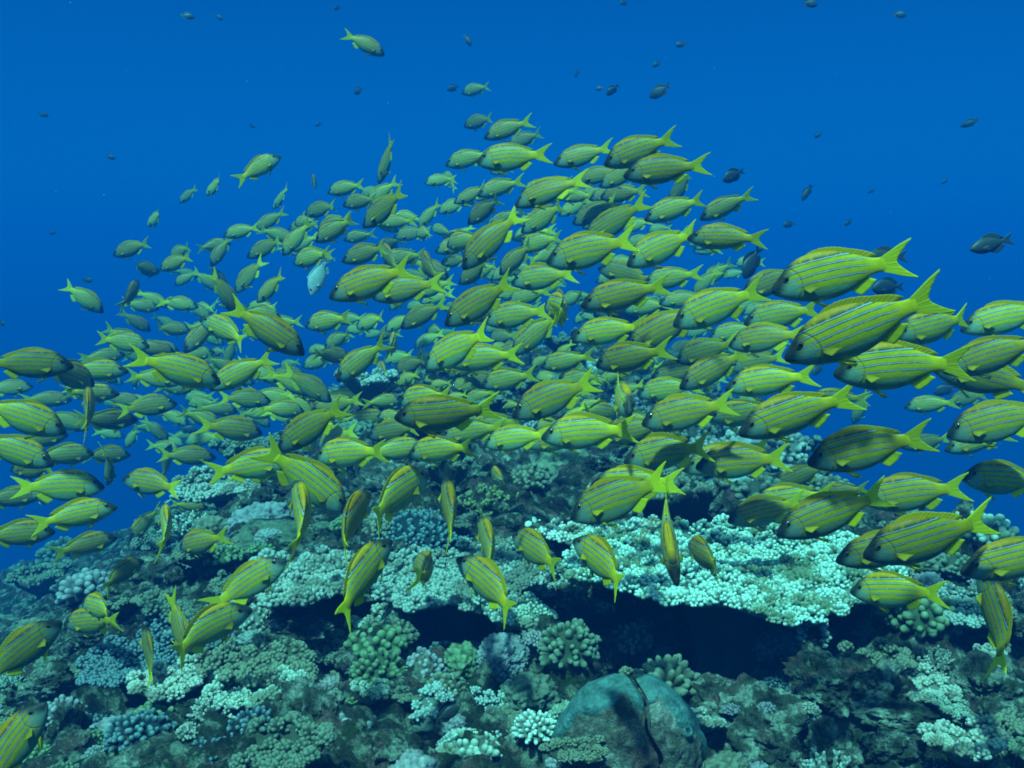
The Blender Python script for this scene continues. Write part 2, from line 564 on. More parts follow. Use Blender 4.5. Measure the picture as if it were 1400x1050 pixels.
def plate_coral(name, rx, ry, h, gap, br, mat, seed, lobes=0.16, bowl=0.03, tiers=1, tip=(0.15, 1.0), flen=2.4):
    """a table coral: crust of branchlet rosettes on a flat plate carried by a stalk; origin at the plate's centre"""
    rng = np.random.default_rng(seed)
    ph = rng.uniform(0, 6.28, 5)

    def edge(t):
        return 1 + lobes * (0.35 * np.sin(2 * t + ph[0]) + 0.4 * np.sin(3 * t + ph[1]) + 0.45 * np.sin(5 * t + ph[2]) + 0.45 * np.sin(9 * t + ph[3]) + 0.3 * np.sin(15 * t + ph[4]))

    root = bpy.data.objects.new(name, None)
    COL.objects.link(root)
    root.empty_display_size = 0.05
    nr, na = 18, 96
    t = np.arange(na) * 2 * np.pi / na
    zoff = lambda x, y: bowl * ((x / rx) ** 2 + (y / ry) ** 2) + 0.018 * fbm(np.stack([x, y], -1).reshape(-1, 2) * 7 + seed, 3, seed).reshape(np.shape(x))
    mb = MB()
    r = np.linspace(0.02, 0.985, nr)[:, None]
    X, Yy = r * rx * edge(t) * np.cos(t), r * ry * edge(t) * np.sin(t)
    top = np.stack([X, Yy, zoff(X, Yy)], -1)
    bot = np.stack([X * 0.985, Yy * 0.985, zoff(X, Yy) - 0.012 - 0.03 * (1 - r) ** 1.5], -1)
    n0 = nr * na
    f = [grid_faces(nr, na, True), grid_faces(nr, na, True)[:, ::-1] + n0]
    e = np.arange(na)
    o1 = (nr - 1) * na
    f.append(np.stack([o1 + e, n0 + o1 + e, n0 + o1 + (e + 1) % na, o1 + (e + 1) % na], 1))
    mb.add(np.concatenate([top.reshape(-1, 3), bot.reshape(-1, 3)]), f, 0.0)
    inside = lambda c: (np.hypot(c[:, 0] / rx, c[:, 1] / ry) < edge(np.arctan2(c[:, 1] / ry, c[:, 0] / rx)) * 1.035)
    pts = poisson2(rng, inside, np.array([rx, ry]) * 1.35, gap, max(20, int(rx * ry / gap / gap / 3)))
    P, D, S = [], [], []
    for q in pts:
        z0 = zoff(q[0], q[1])
        er = np.hypot(q[0] / rx, q[1] / ry)
        lean = np.array([q[0] / rx, q[1] / ry, 0]) * 0.8 * max(0, er - 0.55)
        cr = gap * rng.uniform(0.52, 0.80)
        nb = int(rng.integers(18, 28))
        d = hemi_dirs(nb, rng, 1.0) + lean + rng.normal(0, 0.10, (nb, 3))
        d /= np.linalg.norm(d, axis=1, keepdims=True)
        d[:, 2] = np.abs(d[:, 2])
        hgt = rng.uniform(0.8, 1.7)
        c = np.array([q[0], q[1], z0 - 0.002])
        P.append(c + d * np.array([cr, cr, cr * 0.9 * hgt]) * 0.85)
        D.append(d + np.array([0, 0, 0.35]))
        S.append(br * rng.uniform(0.7, 1.1, nb))
    P, D, S = np.concatenate(P), np.concatenate(D), np.concatenate(S)
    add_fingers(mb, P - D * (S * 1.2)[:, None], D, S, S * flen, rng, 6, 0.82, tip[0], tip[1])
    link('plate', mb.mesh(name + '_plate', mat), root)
    # stalk
    ms = MB()
    ns, na2 = 10, 28
    a2 = np.arange(na2) * 2 * np.pi / na2
    s = np.linspace(0, 1, ns)[:, None]
    rad = 0.22 + 0.5 * (1 - s) ** 3 + 0.22 * s ** 3
    lump = 1 + 0.2 * vnoise(np.stack(np.broadcast_arrays(np.cos(a2) * 2, np.sin(a2) * 2, s * 4), -1).reshape(-1, 3) + seed, 3).reshape(ns, na2)
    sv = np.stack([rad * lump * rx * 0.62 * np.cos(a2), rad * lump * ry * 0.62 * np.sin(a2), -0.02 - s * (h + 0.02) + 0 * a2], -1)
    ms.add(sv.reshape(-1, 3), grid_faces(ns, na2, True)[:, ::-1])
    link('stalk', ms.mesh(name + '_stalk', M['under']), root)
    return root


def knob_coral(name, r, squash, gap, fr, flen, mat, seed, spread=1.05, tip=(0.0, 1.0), taper=0.9, seg=8, bulge=0.15):
    """a head of stubby branches over a hidden core"""
    rng = np.random.default_rng(seed)
    n = max(12, int(2 * np.pi * r * r * spread / gap / gap * 1.05))
    d = hemi_dirs(n, rng, spread)
    d += rng.normal(0, 0.045, d.shape)
    d /= np.linalg.norm(d, axis=1, keepdims=True)
    lump = 1 + bulge * fbm(d * 2.2 + seed * 3.1, 2, seed)
    sc = np.array([1, 1, squash])
    pos = d * sc * (r * lump)[:, None]
    dirs = d / sc
    dirs /= np.linalg.norm(dirs, axis=1, keepdims=True)
    dirs += rng.normal(0, 0.09, dirs.shape)
    L = flen * rng.uniform(0.75, 1.2, n)
    mb = MB()
    add_fingers(mb, pos - dirs * (L * 0.75)[:, None], dirs, fr * rng.uniform(0.75, 1.18, n), L, rng, seg, taper, *tip)
    g = 26
    u = np.linspace(0.02, np.pi * 0.62, 14)[:, None]
    t = np.arange(g) * 2 * np.pi / g
    cd = np.stack([np.sin(u) * np.cos(t), np.sin(u) * np.sin(t), np.cos(u) + 0 * t], -1).reshape(-1, 3)
    core = cd * sc * (r * (1 + bulge * fbm(cd * 2.2 + seed * 3.1, 2, seed)) - flen * 0.55)[:, None]
    mb.add(core, grid_faces(14, g, True)[:, ::-1], 0.0)
    return link(name, mb.mesh(name, mat))


def _ico(sub):
    import bmesh
    bm = bmesh.new()
    bmesh.ops.create_icosphere(bm, subdivisions=sub, radius=1)
    v = np.array([x.co[:] for x in bm.verts])
    f = np.array([[y.index for y in x.verts] for x in bm.faces])
    bm.free()
    return v, f


ICO = {k: _ico(k) for k in (4, 5, 6)}


def lump_stone(name, r, sx, sy, sz, mat, seed, rough=0.35, lumps=0.22, cells=3.0, fine=0.05, sub=5, grit=0.03):
    v, f = ICO[sub]
    d = 1 + rough * fbm(v * 1.3 + seed * 5.7, 3, seed) + lumps * (dome(v * cells + seed, seed) - 0.5) + fine * (dome(v * cells * 3.5 + seed, seed + 3) - 0.5) * 2 + grit * fbm(v * 6 + seed, 5, seed + 9, 0.62)
    tip = np.clip(dome(v * cells + seed, seed), 0, 1)
    p = v * d[:, None] * np.array([sx, sy, sz]) * r
    return link(name, MB().add(p, f, tip).mesh(name, mat))


def bubble_coral(name, r, n, br, mat, seed):
    rng = np.random.default_rng(seed)
    mb = MB()
    d = hemi_dirs(n, rng, 0.95)
    v, f = ICO[4]
    v2, f2 = v, f
    for k in range(n):
        s = br * rng.uniform(0.75, 1.2)
        c = d[k] * np.array([r, r, r * 0.7])
        w = v2 * s * np.array([1, 1, 1.35]) @ np.array(frames(d[k:k + 1] + [[0, 0, 0.3]])[0]).T + c
        mb.add(w, f2, np.clip(v2[:, 2] * 0.5 + 0.5, 0, 1))
    return link(name, mb.mesh(name, mat))


def bush_coral(name, r, n, fr, mat, seed, height=1.0):
    """open thicket of forked branches"""
    rng = np.random.default_rng(seed)
    mb = MB()
    d = hemi_dirs(n, rng, 0.85) + rng.normal(0, 0.1, (n, 3))
    d /= np.linalg.norm(d, axis=1, keepdims=True)
    d[:, 2] *= height
    p0 = d * np.array([1, 1, 0.1]) * r * 0.35
    L = r * rng.uniform(0.6, 0.95, n)
    add_fingers(mb, p0, d, fr * 1.25, L, rng, 6, 0.8, 0.0, 0.5)
    P, D = [], []
    for k in range(n):
        for s in (0.55, 0.75, 0.93):
            for _ in range(3):
                P.append(p0[k] + d[k] * L[k] * s)
                D.append(d[k] + rng.normal(0, 0.75, 3) + [0, 0, 0.3])
    add_fingers(mb, np.array(P), np.array(D), fr * rng.uniform(0.7, 1.0, len(P)), r * rng.uniform(0.14, 0.26, len(P)), rng, 6, 0.75, 0.2, 1.0)
    return link(name, mb.mesh(name, mat))


def path_coral(name, pts, w, gap, br, mat, seed, tip=(0.1, 1.0), flen=2.8):
    """rosettes of branchlets along a ridge"""
    rng = np.random.default_rng(seed)
    pts = np.asarray(pts, float)
    mb = MB()
    seg = np.concatenate([np.linspace(pts[k], pts[k + 1], max(2, int(np.linalg.norm(pts[k + 1] - pts[k]) / gap * 1.6)), endpoint=False) for k in range(len(pts) - 1)] + [pts[-1:]])
    P, D, S = [], [], []
    for c in seg:
        for _ in range(4):
            nb = int(rng.integers(9, 15))
            o = rng.normal(0, 1, 3) * np.array([w, w, w * 0.55]) * 0.55
            d = hemi_dirs(nb, rng, 1.1) + rng.normal(0, 0.12, (nb, 3)) + o / w * 0.25
            d /= np.linalg.norm(d, axis=1, keepdims=True)
            P.append(c + o + d * gap * 0.35)
            D.append(d)
            S.append(br * rng.uniform(0.7, 1.2, nb))
    P, D, S = np.concatenate(P), np.concatenate(D), np.concatenate(S)
    add_fingers(mb, P - D * (S * 1.0)[:, None], D, S, S * flen, rng, 6, 0.8, *tip)
    v, f = ICO[4]
    for c in seg[::2]:
        mb.add(v * np.array([w, w, w * 0.7]) * (0.9 + 0.25 * fbm(v * 2 + c.sum() * 30, 2, seed))[:, None] + c - [0, 0, w * 0.35], f, 0.0)
    return link(name, mb.mesh(name, mat))


# ------------------------------------------------------------------ what stands where on the reef
TABLES = 'flat table corals spread over the reef'
tables = [
    # px, py, y, rx, ry, gap, branchlet, material, seed, tilt, label, short
    (1000, 776, 2.50, 0.425, 0.32, 0.034, 0.0062, 'table', 5, (3, 1.5), 'largest pale table coral, a broad white plate above the dark hollow', 'largest pale table coral'),
    (830, 735, 2.85, 0.17, 0.12, 0.030, 0.0068, 'table', 8, (2, -3), 'pale plate coral lobe just behind the largest table, under the large snapper', 'pale coral lobe'),
    (622, 800, 2.45, 0.205, 0.20, 0.029, 0.0064, 'table_grey', 12, (4, 0), 'grey white table coral in the middle, overhanging a dark gap', 'middle grey table coral'),
    (410, 800, 2.42, 0.135, 0.17, 0.036, 0.0078, 'table_grey', 15, (4, 2), 'knobbly grey brown table coral with pale front rim, left of the middle table', 'knobbly brown table coral'),
    (742, 800, 2.60, 0.085, 0.10, 0.030, 0.0064, 'table_grey', 17, (2, 4), 'small grey plate coral filling the gap between the middle and largest tables', 'small grey plate'),
    (318, 668, 3.70, 0.20, 0.15, 0.040, 0.008, 'table_grey', 19, (5, -4), 'thin plate coral jutting out at the far left crest over shade', 'far left plate'),
    (275, 828, 2.75, 0.15, 0.13, 0.036, 0.0072, 'brown', 23, (3, 0), 'dull brown plate coral behind the blue knobbed plate on the left', 'dull brown plate'),
    (197, 912, 2.25, 0.135, 0.12, 0.024, 0.0062, 'blue', 26, (6, -4), 'blue plate coral with rounded knobs over a black gap, lower left', 'blue knobbed plate'),
    (360, 920, 2.08, 0.105, 0.09, 0.026, 0.0062, 'brown', 29, (3, 3), 'upper tier of the small stepped grey plate coral, lower left', 'stepped plate coral'),
    (352, 950, 1.98, 0.085, 0.06, 0.026, 0.0062, 'table_grey', 31, (5, 0), 'lower tier of the small stepped grey plate coral, lower left', 'lower stepped plate'),
    (690, 650, 3.9, 0.26, 0.20, 0.042, 0.0085, 'brown', 34, (3, 0), 'faded plate coral behind the white bubble coral, under the school', 'faded plate coral'),
    (900, 690, 3.5, 0.22, 0.16, 0.042, 0.0085, 'table_grey', 36, (3, 3), 'pale plate coral half hidden behind two large snappers, mid reef', 'half hidden plate'),
    (700, 845, 2.2, 0.075, 0.06, 0.026, 0.0055, 'table_grey', 38, (8, 6), 'crusty pale coral shelf under the front edge of the middle table', 'crusty coral shelf'),
]
KNOBS = 'knobbed coral heads on the reef'
heads = [
    # name, px, py, y, r, squash, gap, fr, flen, mat, seed, label, short
    ('cauliflower_coral', 562, 738, 2.95, 0.175, 0.42, 0.019, 0.0072, 0.028, 'blue', 3, 'dark blue coral mound with beady pale tips behind the middle table', 'dark blue coral mound'),
    ('cauliflower_coral', 192, 1008, 1.88, 0.062, 0.75, 0.0145, 0.0066, 0.020, 'blue', 4, 'round beaded blue coral head beside a black gap, bottom left', 'round beaded coral'),
    ('cauliflower_coral', 352, 1008, 1.86, 0.062, 0.85, 0.0125, 0.0054, 0.020, 'blue', 6, 'bright blue tipped coral head at the bottom, left of the mauve clumps', 'blue tipped coral'),
    ('cauliflower_coral', 288, 1038, 1.80, 0.050, 0.75, 0.012, 0.0052, 0.018, 'blue', 7, 'smaller blue tipped coral head at the bottom edge', 'smaller blue tipped coral'),
    ('cauliflower_coral', 517, 926, 2.05, 0.060, 0.85, 0.0165, 0.0072, 0.022, 'green', 9, 'grey green coral head of big round beads below the middle table', 'round green bead coral'),
    ('cauliflower_coral', 515, 880, 2.18, 0.065, 0.6, 0.024, 0.011, 0.026, 'green', 10, 'bright green lumpy coral on top of the bead coral', 'bright green coral'),
    ('cauliflower_coral', 585, 915, 2.08, 0.050, 0.8, 0.015, 0.0068, 0.018, 'mauve', 11, 'mauve grey coral clump right of the green bead coral', 'mauve coral clump'),
    ('cauliflower_coral', 778, 893, 2.05, 0.066, 1.0, 0.017, 0.0080, 0.022, 'brown', 13, 'brownish cauliflower coral at the left mouth of the dark hollow', 'brownish cauliflower coral'),
    ('cauliflower_coral', 1040, 628, 4.4, 0.20, 0.85, 0.034, 0.014, 0.035, 'table_grey', 14, 'faded coral head on the right crest against open blue water', 'faded crest coral'),
    ('cauliflower_coral', 1265, 850, 2.3, 0.085, 0.8, 0.024, 0.0115, 0.026, 'green', 16, 'green grey lumpy coral right of the largest table', 'lumpy green coral'),
    ('cauliflower_coral', 1352, 735, 2.75, 0.07, 0.9, 0.028, 0.013, 0.03, 'table_grey', 18, 'pale knobbed coral cut by the right edge against blue water', 'right edge coral'),
    ('cauliflower_coral', 1318, 722, 2.9, 0.05, 1.0, 0.022, 0.011, 0.025, 'table_grey', 20, 'small knob coral on the right crest beside open water', 'right crest knob'),
    ('cauliflower_coral', 733, 1000, 1.82, 0.040, 0.9, 0.011, 0.0045, 0.017, 'table', 22, 'small white tipped coral tuft left of the giant clam', 'white coral tuft'),
    ('cauliflower_coral', 480, 1010, 1.85, 0.062, 0.7, 0.018, 0.0085, 0.02, 'mauve', 24, 'low mauve coral lumps at the bottom, right of the blue tipped coral', 'low mauve lumps'),
    ('cauliflower_coral', 640, 1030, 1.78, 0.060, 0.6, 0.016, 0.0075, 0.018, 'table_grey', 25, 'pale grey coral crust at the bottom below the arched coral', 'pale bottom crust'),
    ('cauliflower_coral', 540, 870, 2.25, 0.05, 0.7, 0.016, 0.008, 0.02, 'brown', 27, 'shaded brown coral under the middle table rim', 'shaded brown coral'),
    ('cauliflower_coral', 865, 950, 1.98, 0.03, 0.7, 0.014, 0.007, 0.02, 'brown', 28, 'little brown coral tucked behind the giant clam', 'little brown coral'),
]
stones = [
    # px, py, y, r, sx, sy, sz, seed, label, short
    (1020, 985, 1.90, 0.105, 1.1, 0.75, 0.62, 2, 'broad sloping grey stone slab right of the giant clam', 'sloping slab'),
    (1125, 935, 2.02, 0.072, 1.25, 0.8, 0.6, 5, 'rounded pale stone below the curled ring coral', 'rounded pale stone'),
    (1190, 935, 2.0, 0.062, 1.0, 0.9, 0.85, 7, 'humped grey stone right of the rounded pale stone', 'humped stone'),
    (1245, 985, 1.9, 0.06, 1.4, 0.7, 0.5, 9, 'long crusted stone with a ragged ledge, bottom right', 'ragged ledge stone'),
    (1140, 1030, 1.78, 0.05, 1.0, 0.8, 1.0, 11, 'upright pale stone at the bottom edge, right of the slab', 'upright bottom stone'),
    (1070, 1025, 1.78, 0.032, 1.0, 1.0, 0.9, 12, 'little green tinged stone at the foot of the slab', 'little green stone'),
    (1350, 940, 2.05, 0.07, 1.2, 0.8, 0.7, 14, 'mauve stone in the lower right among rubble', 'mauve stone'),
    (1385, 1000, 1.9, 0.06, 1.0, 0.9, 0.7, 17, 'grey stone cut by the lower right edge', 'right edge stone'),
    (1215, 1020, 1.8, 0.036, 1.5, 0.9, 0.7, 19, 'small block stone with a white top, bottom right', 'white topped block'),
    (430, 975, 1.92, 0.065, 1.1, 0.8, 0.75, 21, 'woolly grey stone between the blue tipped and green corals', 'woolly stone'),
    (60, 935, 2.2, 0.055, 1.1, 0.8, 0.8, 22, 'pale green stone at the left edge below the tilted snapper', 'left edge stone'),
    (95, 1000, 1.98, 0.05, 0.8, 0.7, 1.1, 24, 'upright crusted stone left of the black gap, bottom left', 'upright left stone'),
    (210, 1048, 1.78, 0.075, 1.3, 0.7, 0.5, 26, 'wide rough stone under the beaded blue coral, bottom edge', 'wide bottom stone'),
    (405, 860, 2.3, 0.06, 1.2, 0.9, 0.6, 28, 'shaded brown stone under the knobbly brown table', 'shaded brown stone'),
    (745, 870, 2.15, 0.055, 1.1, 0.8, 0.7, 30, 'hazy pale stone between the mauve sponge and the dark hollow', 'hazy pale stone'),
    (775, 815, 2.55, 0.05, 1.4, 0.8, 0.5, 33, 'pale flat stone in the gap left of the largest table', 'flat gap stone'),
    (215, 800, 3.1, 0.12, 1.2, 0.9, 0.7, 35, 'blue shaded boulder on the left slope', 'left slope boulder'),
    (1330, 850, 2.35, 0.09, 1.2, 0.9, 0.6, 37, 'stone mound at the right edge below the fish seen tail first', 'right mound'),
]
# the ground rises to carry each of these: (x, y, z of the ground, reach)
ANCH = []
for (_, px, py, y, r, *_r) in heads:
    p = at(px, py, y)
    ANCH.append((p.x, p.y, p.z - 0.25 * r, r * 1.15))
for (px, py, y, r, *_r) in stones:
    p = at(px, py, y)
    ANCH.append((p.x, p.y, p.z - 0.30 * r, r * 1.25))
for px, py, y, d, r in ((912, 940, 1.98, 0.02, 0.08), (728, 730, 3.0, 0.01, 0.08), (668, 710, 3.15, 0.02, 0.14), (402, 742, 2.95, 0.03, 0.14), (1003, 678, 3.55, 0.03, 0.14),
                        (686, 905, 2.08, 0.02, 0.07), (633, 905, 2.08, 0.02, 0.05), (1112, 868, 2.18, 0.04, 0.06), (620, 950, 1.97, 0.03, 0.06), (690, 1000, 1.88, 0.03, 0.06),
                        (630, 1022, 1.81, 0.03, 0.06), (730, 955, 1.98, 0.03, 0.06), (858, 1020, 1.72, 0.10, 0.16)):
    p = at(px, py, y)
    ANCH.append((p.x, p.y, p.z - d, r))


# ------------------------------------------------------------------ the reef (ground)
def base_h(x, y):
    z = -0.93 + 0.15 / (1 + np.exp(-(y - 2.75) * 5))
    z = z + 0.28 * np.exp(-(((x - 0.65) / 1.5) ** 2 + ((y - 7.2) / 1.7) ** 2))
    z = z + 0.16 * np.exp(-(((x + 0.9) / 1.0) ** 2 + ((y - 5.6) / 1.2) ** 2))
    z = z - 0.26 * np.exp(-((x - 0.40) / 0.34) ** 2 - ((y - 2.32) / 0.30) ** 2)      # hollow under the big table
    z = z - 0.16 * np.exp(-((x + 0.42) / 0.22) ** 2 - ((y - 2.35) / 0.20) ** 2)      # hollow under the middle tables
    z = z - 0.14 * np.exp(-((x + 0.92) / 0.20) ** 2 - ((y - 2.35) / 0.25) ** 2)
    xl = np.log1p(np.exp((-0.99 + 0.22 * np.clip((y - 2.3) / 1.2, 0, 1) - x) * 6)) / 6
    z = z - 0.63 * xl + 0.25 * np.clip(xl - 1.25, 0, 99)
    xr = np.log1p(np.exp((x - (1.42 - 0.10 * np.clip(y - 2, 0, 4))) * 7)) / 7
    z = z - 0.85 * xr - 0.05 * xr ** 2
    yb = np.log1p(np.exp((y - 7.6) * 3)) / 3
    z = z - 0.45 * yb
    for (ax, ay, az, ar) in ANCH:
        w = np.exp(-(((x - ax) ** 2 + (y - ay) ** 2) / ar ** 2) ** 1.5)
        z = z * (1 - w) + az * w
    return np.where(z > -9, z, -9 - 7 * (1 - np.exp((z + 9) / 7)))


def ground_h(x, y):
    sh = np.shape(x)
    x, y = np.ravel(np.asarray(x, float)), np.ravel(np.asarray(y, float))
    p = np.stack([x, y], 1)
    h = base_h(x, y)
    near = 1.0 - 0.55 * np.exp(-((y - 2.0) / 0.6) ** 2)
    h = h + near * 0.075 * fbm(p * 2.1, 4, 11)
    h = h + near * 0.075 * (dome(p * 5.5 + 0.3 * np.stack([vnoise(p * 9, 5), vnoise(p * 9, 6)], 1), 21) - 0.5)
    h = h + 0.045 * (dome(p * 15 + 0.3 * np.stack([vnoise(p * 20, 7), vnoise(p * 20, 8)], 1), 22) - 0.5)
    h = h + 0.016 * (dome(p * 42, 23) - 0.5) + 0.016 * fbm(p * 30, 3, 12)
    crev = np.clip(0.12 - np.abs(fbm(p * 3.1, 3, 14)), 0, 1)
    return (h - 1.4 * crev).reshape(sh)


def gz(x, y):
    return float(ground_h(np.array([x]), np.array([y]))[0])


nx, ny = 600, 720
gx = np.sinh(np.linspace(-1, 1, nx) * 5.0) / np.sinh(5.0) * 42
gy = 2.0 + np.sinh(np.linspace(math.asinh(-9), math.asinh(40), ny))
GX, GY = np.meshgrid(gx, gy)
GZ = ground_h(GX, GY)
mb = MB().add(np.stack([GX, GY, GZ], -1).reshape(-1, 3), grid_faces(ny, nx)[:, ::-1])
reef = link('ground', mb.mesh('ground', M['reef']))
reef['kind'] = 'structure'
GROUND_MIN = float(GZ.min())


def on_ground(px, py):
    r = ray(px, py)
    y = np.linspace(1.0, 14, 1300)
    x, z = r.x / r.y * y, r.z / r.y * y
    hit = np.where(z <= base_h(x, y))[0]
    k = hit[0] if len(hit) else len(y) - 1
    return Vector((x[k], y[k], z[k]))


# ------------------------------------------------------------------ water haze
hb = MB()
zb, zt, hx = GROUND_MIN - 1.0, 2.9, 60.0
hv = np.array([[sx * hx, sy * hx, z] for z in (zb, zt) for sy in (-1, 1) for sx in (-1, 1)], float)
hb.add(hv, np.array([[0, 2, 3, 1], [4, 5, 7, 6], [0, 1, 5, 4], [2, 6, 7, 3], [0, 4, 6, 2], [1, 3, 7, 5]]))
hm = bpy.data.materials.new('sea_water_haze')
hm.use_nodes = True
hm.node_tree.nodes.remove(hm.node_tree.nodes['Principled BSDF'])
pv = hm.node_tree.nodes.new('ShaderNodeVolumePrincipled')
pv.inputs['Color'].default_value = HAZE_COLOR
pv.inputs['Absorption Color'].default_value = HAZE_ABSORB
pv.inputs['Density'].default_value = HAZE_DENSITY
pv.inputs['Density Attribute'].default_value = ''
pv.inputs['Anisotropy'].default_value = 0.0
hm.node_tree.links.new(pv.outputs[0], hm.node_tree.nodes['Material Output'].inputs['Volume'])
haze = link('haze', hb.mesh('haze', hm))
haze['kind'] = 'stuff'

# ------------------------------------------------------------------ named corals and stones
LAND = []                      # (short name, position): landmarks for other labels


def put(o, px, py, y=None, z=None, rot=0.0, tilt=(0, 0), short=None):
    p = at(px, py, y) if y else on_ground(px, py)
    if z is not None:
        p.z = z
    o.location = p
    o.rotation_euler = (R(tilt[0]), R(tilt[1]), rot)
    if short:
        LAND.append((short, p.copy()))
    return o


for (px, py, y, rx, ry, gap, br, mt, seed, tilt, label, short) in tables:
    p = at(px, py, y)
    h = max(0.05, p.z - min(gz(p.x, p.y), float(base_h(p.x, p.y)))) + 0.05
    big = rx > 0.3
    o = plate_coral('table_coral', rx, ry, h, gap, br, M[mt], seed, bowl=0.012 if big else 0.02, lobes=0.11 if big else 0.15)
    put(o, px, py, y, tilt=tilt, short=short)
    tag(o, label, 'coral', TABLES)

for (name, px, py, y, r, sq, gap, fr, fl, mt, seed, label, short) in heads:
    o = knob_coral(name, r, sq, gap, fr, fl, M[mt], seed)
    put(o, px, py, y, rot=seed * 0.7, short=short)
    p = o.location
    tag(o, label, 'coral', KNOBS)

o = knob_coral('finger_coral', 0.062, 0.9, 0.021, 0.0105, 0.055, M['finger'], 41, spread=0.9, taper=0.92, bulge=0.1)
put(o, 912, 940, 1.98, short='finger coral')
tag(o, 'olive brown finger coral of stubby rounded columns behind the giant clam', 'coral')
o = bubble_coral('bubble_coral', 0.05, 26, 0.0145, M['bubble'], 42)
put(o, 728, 730, 3.0, short='white bubble coral')
tag(o, 'white coral of egg shaped bubbles, right of the dark blue mound', 'coral')
o = bush_coral('branching_coral', 0.12, 60, 0.008, M['olive'], 43)
put(o, 668, 710, 3.15, short='yellow green thicket coral')
tag(o, 'yellow green thicket of short coral branches behind the dark blue mound', 'coral')
o = lump_stone('boulder_coral', 0.12, 1.15, 0.9, 0.5, M['smooth'], 44, 0.28, 0.26, 2.8, 0.06, 6, 0.05)
put(o, 402, 742, 2.95, short='smooth grey boulder coral')
tag(o, 'smooth grey green boulder coral left of the dark blue mound', 'coral')
o = lump_stone('soft_coral', 0.115, 1.0, 0.8, 0.62, M['soft'], 45, 0.25, 0.2, 2.6, 0.05, 6, 0.04)
put(o, 1003, 678, 3.55, short='pale soft coral')
tag(o, 'pale smooth soft coral dome behind the right half of the largest table', 'soft coral')
o = lump_stone('soft_coral', 0.05, 1.0, 0.9, 1.0, M['mauve'], 46, 0.25, 0.2, 3.2, 0.12, 6, 0.06)
put(o, 686, 905, 2.08, short='round mauve sponge')
tag(o, 'round mauve grey lump below the right end of the middle table', 'soft coral')
o = lump_stone('boulder_coral', 0.036, 1.0, 1.0, 1.0, M['green'], 47, 0.25, 0.2, 3.4, 0.14, 5, 0.06)
put(o, 633, 905, 2.08, short='small green lump')
tag(o, 'small round green coral lump between the mauve clump and mauve sponge', 'coral')

# pale arched coral around a dark hole
pl = [at(px, py, y)[:] for px, py, y in ((578, 985, 1.86), (592, 950, 1.92), (618, 945, 1.97), (648, 958, 1.98), (680, 968, 1.95), (700, 990, 1.90), (690, 1020, 1.84), (650, 1018, 1.82), (612, 1022, 1.80))]
o = path_coral('staghorn_coral', np.array(pl) - np.array(pl[4]), 0.024, 0.018, 0.0046, M['table'], 48, tip=(0.05, 0.85))
o.location = pl[4]
LAND.append(('arched pale coral', Vector(pl[4])))
tag(o, 'pale fuzzy branching coral curling round a small dark hole, bottom centre', 'coral')
pl = [at(px, py, y)[:] for px, py, y in ((690, 955, 1.98), (720, 950, 2.0), (750, 962, 1.98), (770, 985, 1.93))]
o = path_coral('staghorn_coral', np.array(pl) - np.array(pl[1]), 0.022, 0.018, 0.0052, M['table_grey'], 49, tip=(0.05, 0.9))
o.location = pl[1]
tag(o, 'low grey branching coral ridge left of the giant clam', 'coral')
# ring of curled coral
ang = np.linspace(R(-40), R(235), 12)
pl = np.stack([0.030 * np.cos(ang), 0.004 * np.sin(ang * 2), 0.034 * np.sin(ang)], 1)
o = path_coral('curled_coral', pl, 0.0085, 0.010, 0.0032, M['table_grey'], 50, tip=(0.4, 0.9), flen=1.8)
put(o, 1112, 868, 2.18, short='curled ring coral')
tag(o, 'curled ring shaped coral standing in the shade under the largest table', 'coral')

# ------------------------------------------------------------------ giant clam
clam = bpy.data.objects.new('giant_clam', None)
COL.objects.link(clam)
cp = at(860, 1030, 1.74)
clam.location = cp
LAND.append(('giant clam', cp.copy()))
tag(clam, 'giant clam with teal mantle folds and a crusted shell, bottom right of centre', 'clam')


CR = np.array([0.132, 0.085, 0.128])


def clam_side(side, mantle):
    """one valve of the clam, cut flat along the slit that leans to the right; or the mantle swelling over its upper rim"""
    v, f = ICO[6]
    d = 1 + 0.07 * fbm(v * 1.7 + 4, 3, 3)
    if not mantle:
        d = d + 0.06 * (dome(v * 5 + 3, 3) - 0.5) + 0.05 * fbm(v * 9, 4, 5)
    p = v * d[:, None] * CR
    slit = lambda q: 0.012 - 0.30 * np.minimum(q[:, 2], 0.2) + 0.10 * 0.3 + 0.006 * np.sin(q[:, 2] * 70)
    c = slit(p)
    dist = np.abs(p[:, 0] - c)
    p *= (1 - 0.10 * np.exp(-(dist / 0.014) ** 2))[:, None]
    if mantle:
        e = v[:, 2] * 0.85 + 0.70 * v[:, 1] + (0.35 * np.abs(v[:, 0]) if side < 0 else 0.45 * v[:, 0]) - 0.36
        e = e + 0.10 * np.sin(v[:, 0] * 11 + 1) + 0.06 * vnoise(v * 5, 8)
        keep = e > 0
        lift = 0.016 * np.clip(e * 7, 0, 1) ** 0.5 - 0.004 + 0.004 * fbm(v * 5, 2, 6)
        p = p + v * lift[:, None]
        c = slit(p)
    p[:, 0] = np.minimum(p[:, 0], c - 0.004) if side < 0 else np.maximum(p[:, 0], c + 0.004)
    if mantle:
        f = f[keep[f].any(1)]
        used_ = np.unique(f)
        m = np.full(len(p), -1)
        m[used_] = np.arange(len(used_))
        p, f = p[used_], m[f]
    return p, f


for side in (-1, 1):
    p, f = clam_side(side, False)
    link('shell', MB().add(p, f).mesh('clam_shell', M['shell']), clam)
    p, f = clam_side(side, True)
    link('mantle', MB().add(p, f).mesh('clam_mantle', M['mantle']), clam)
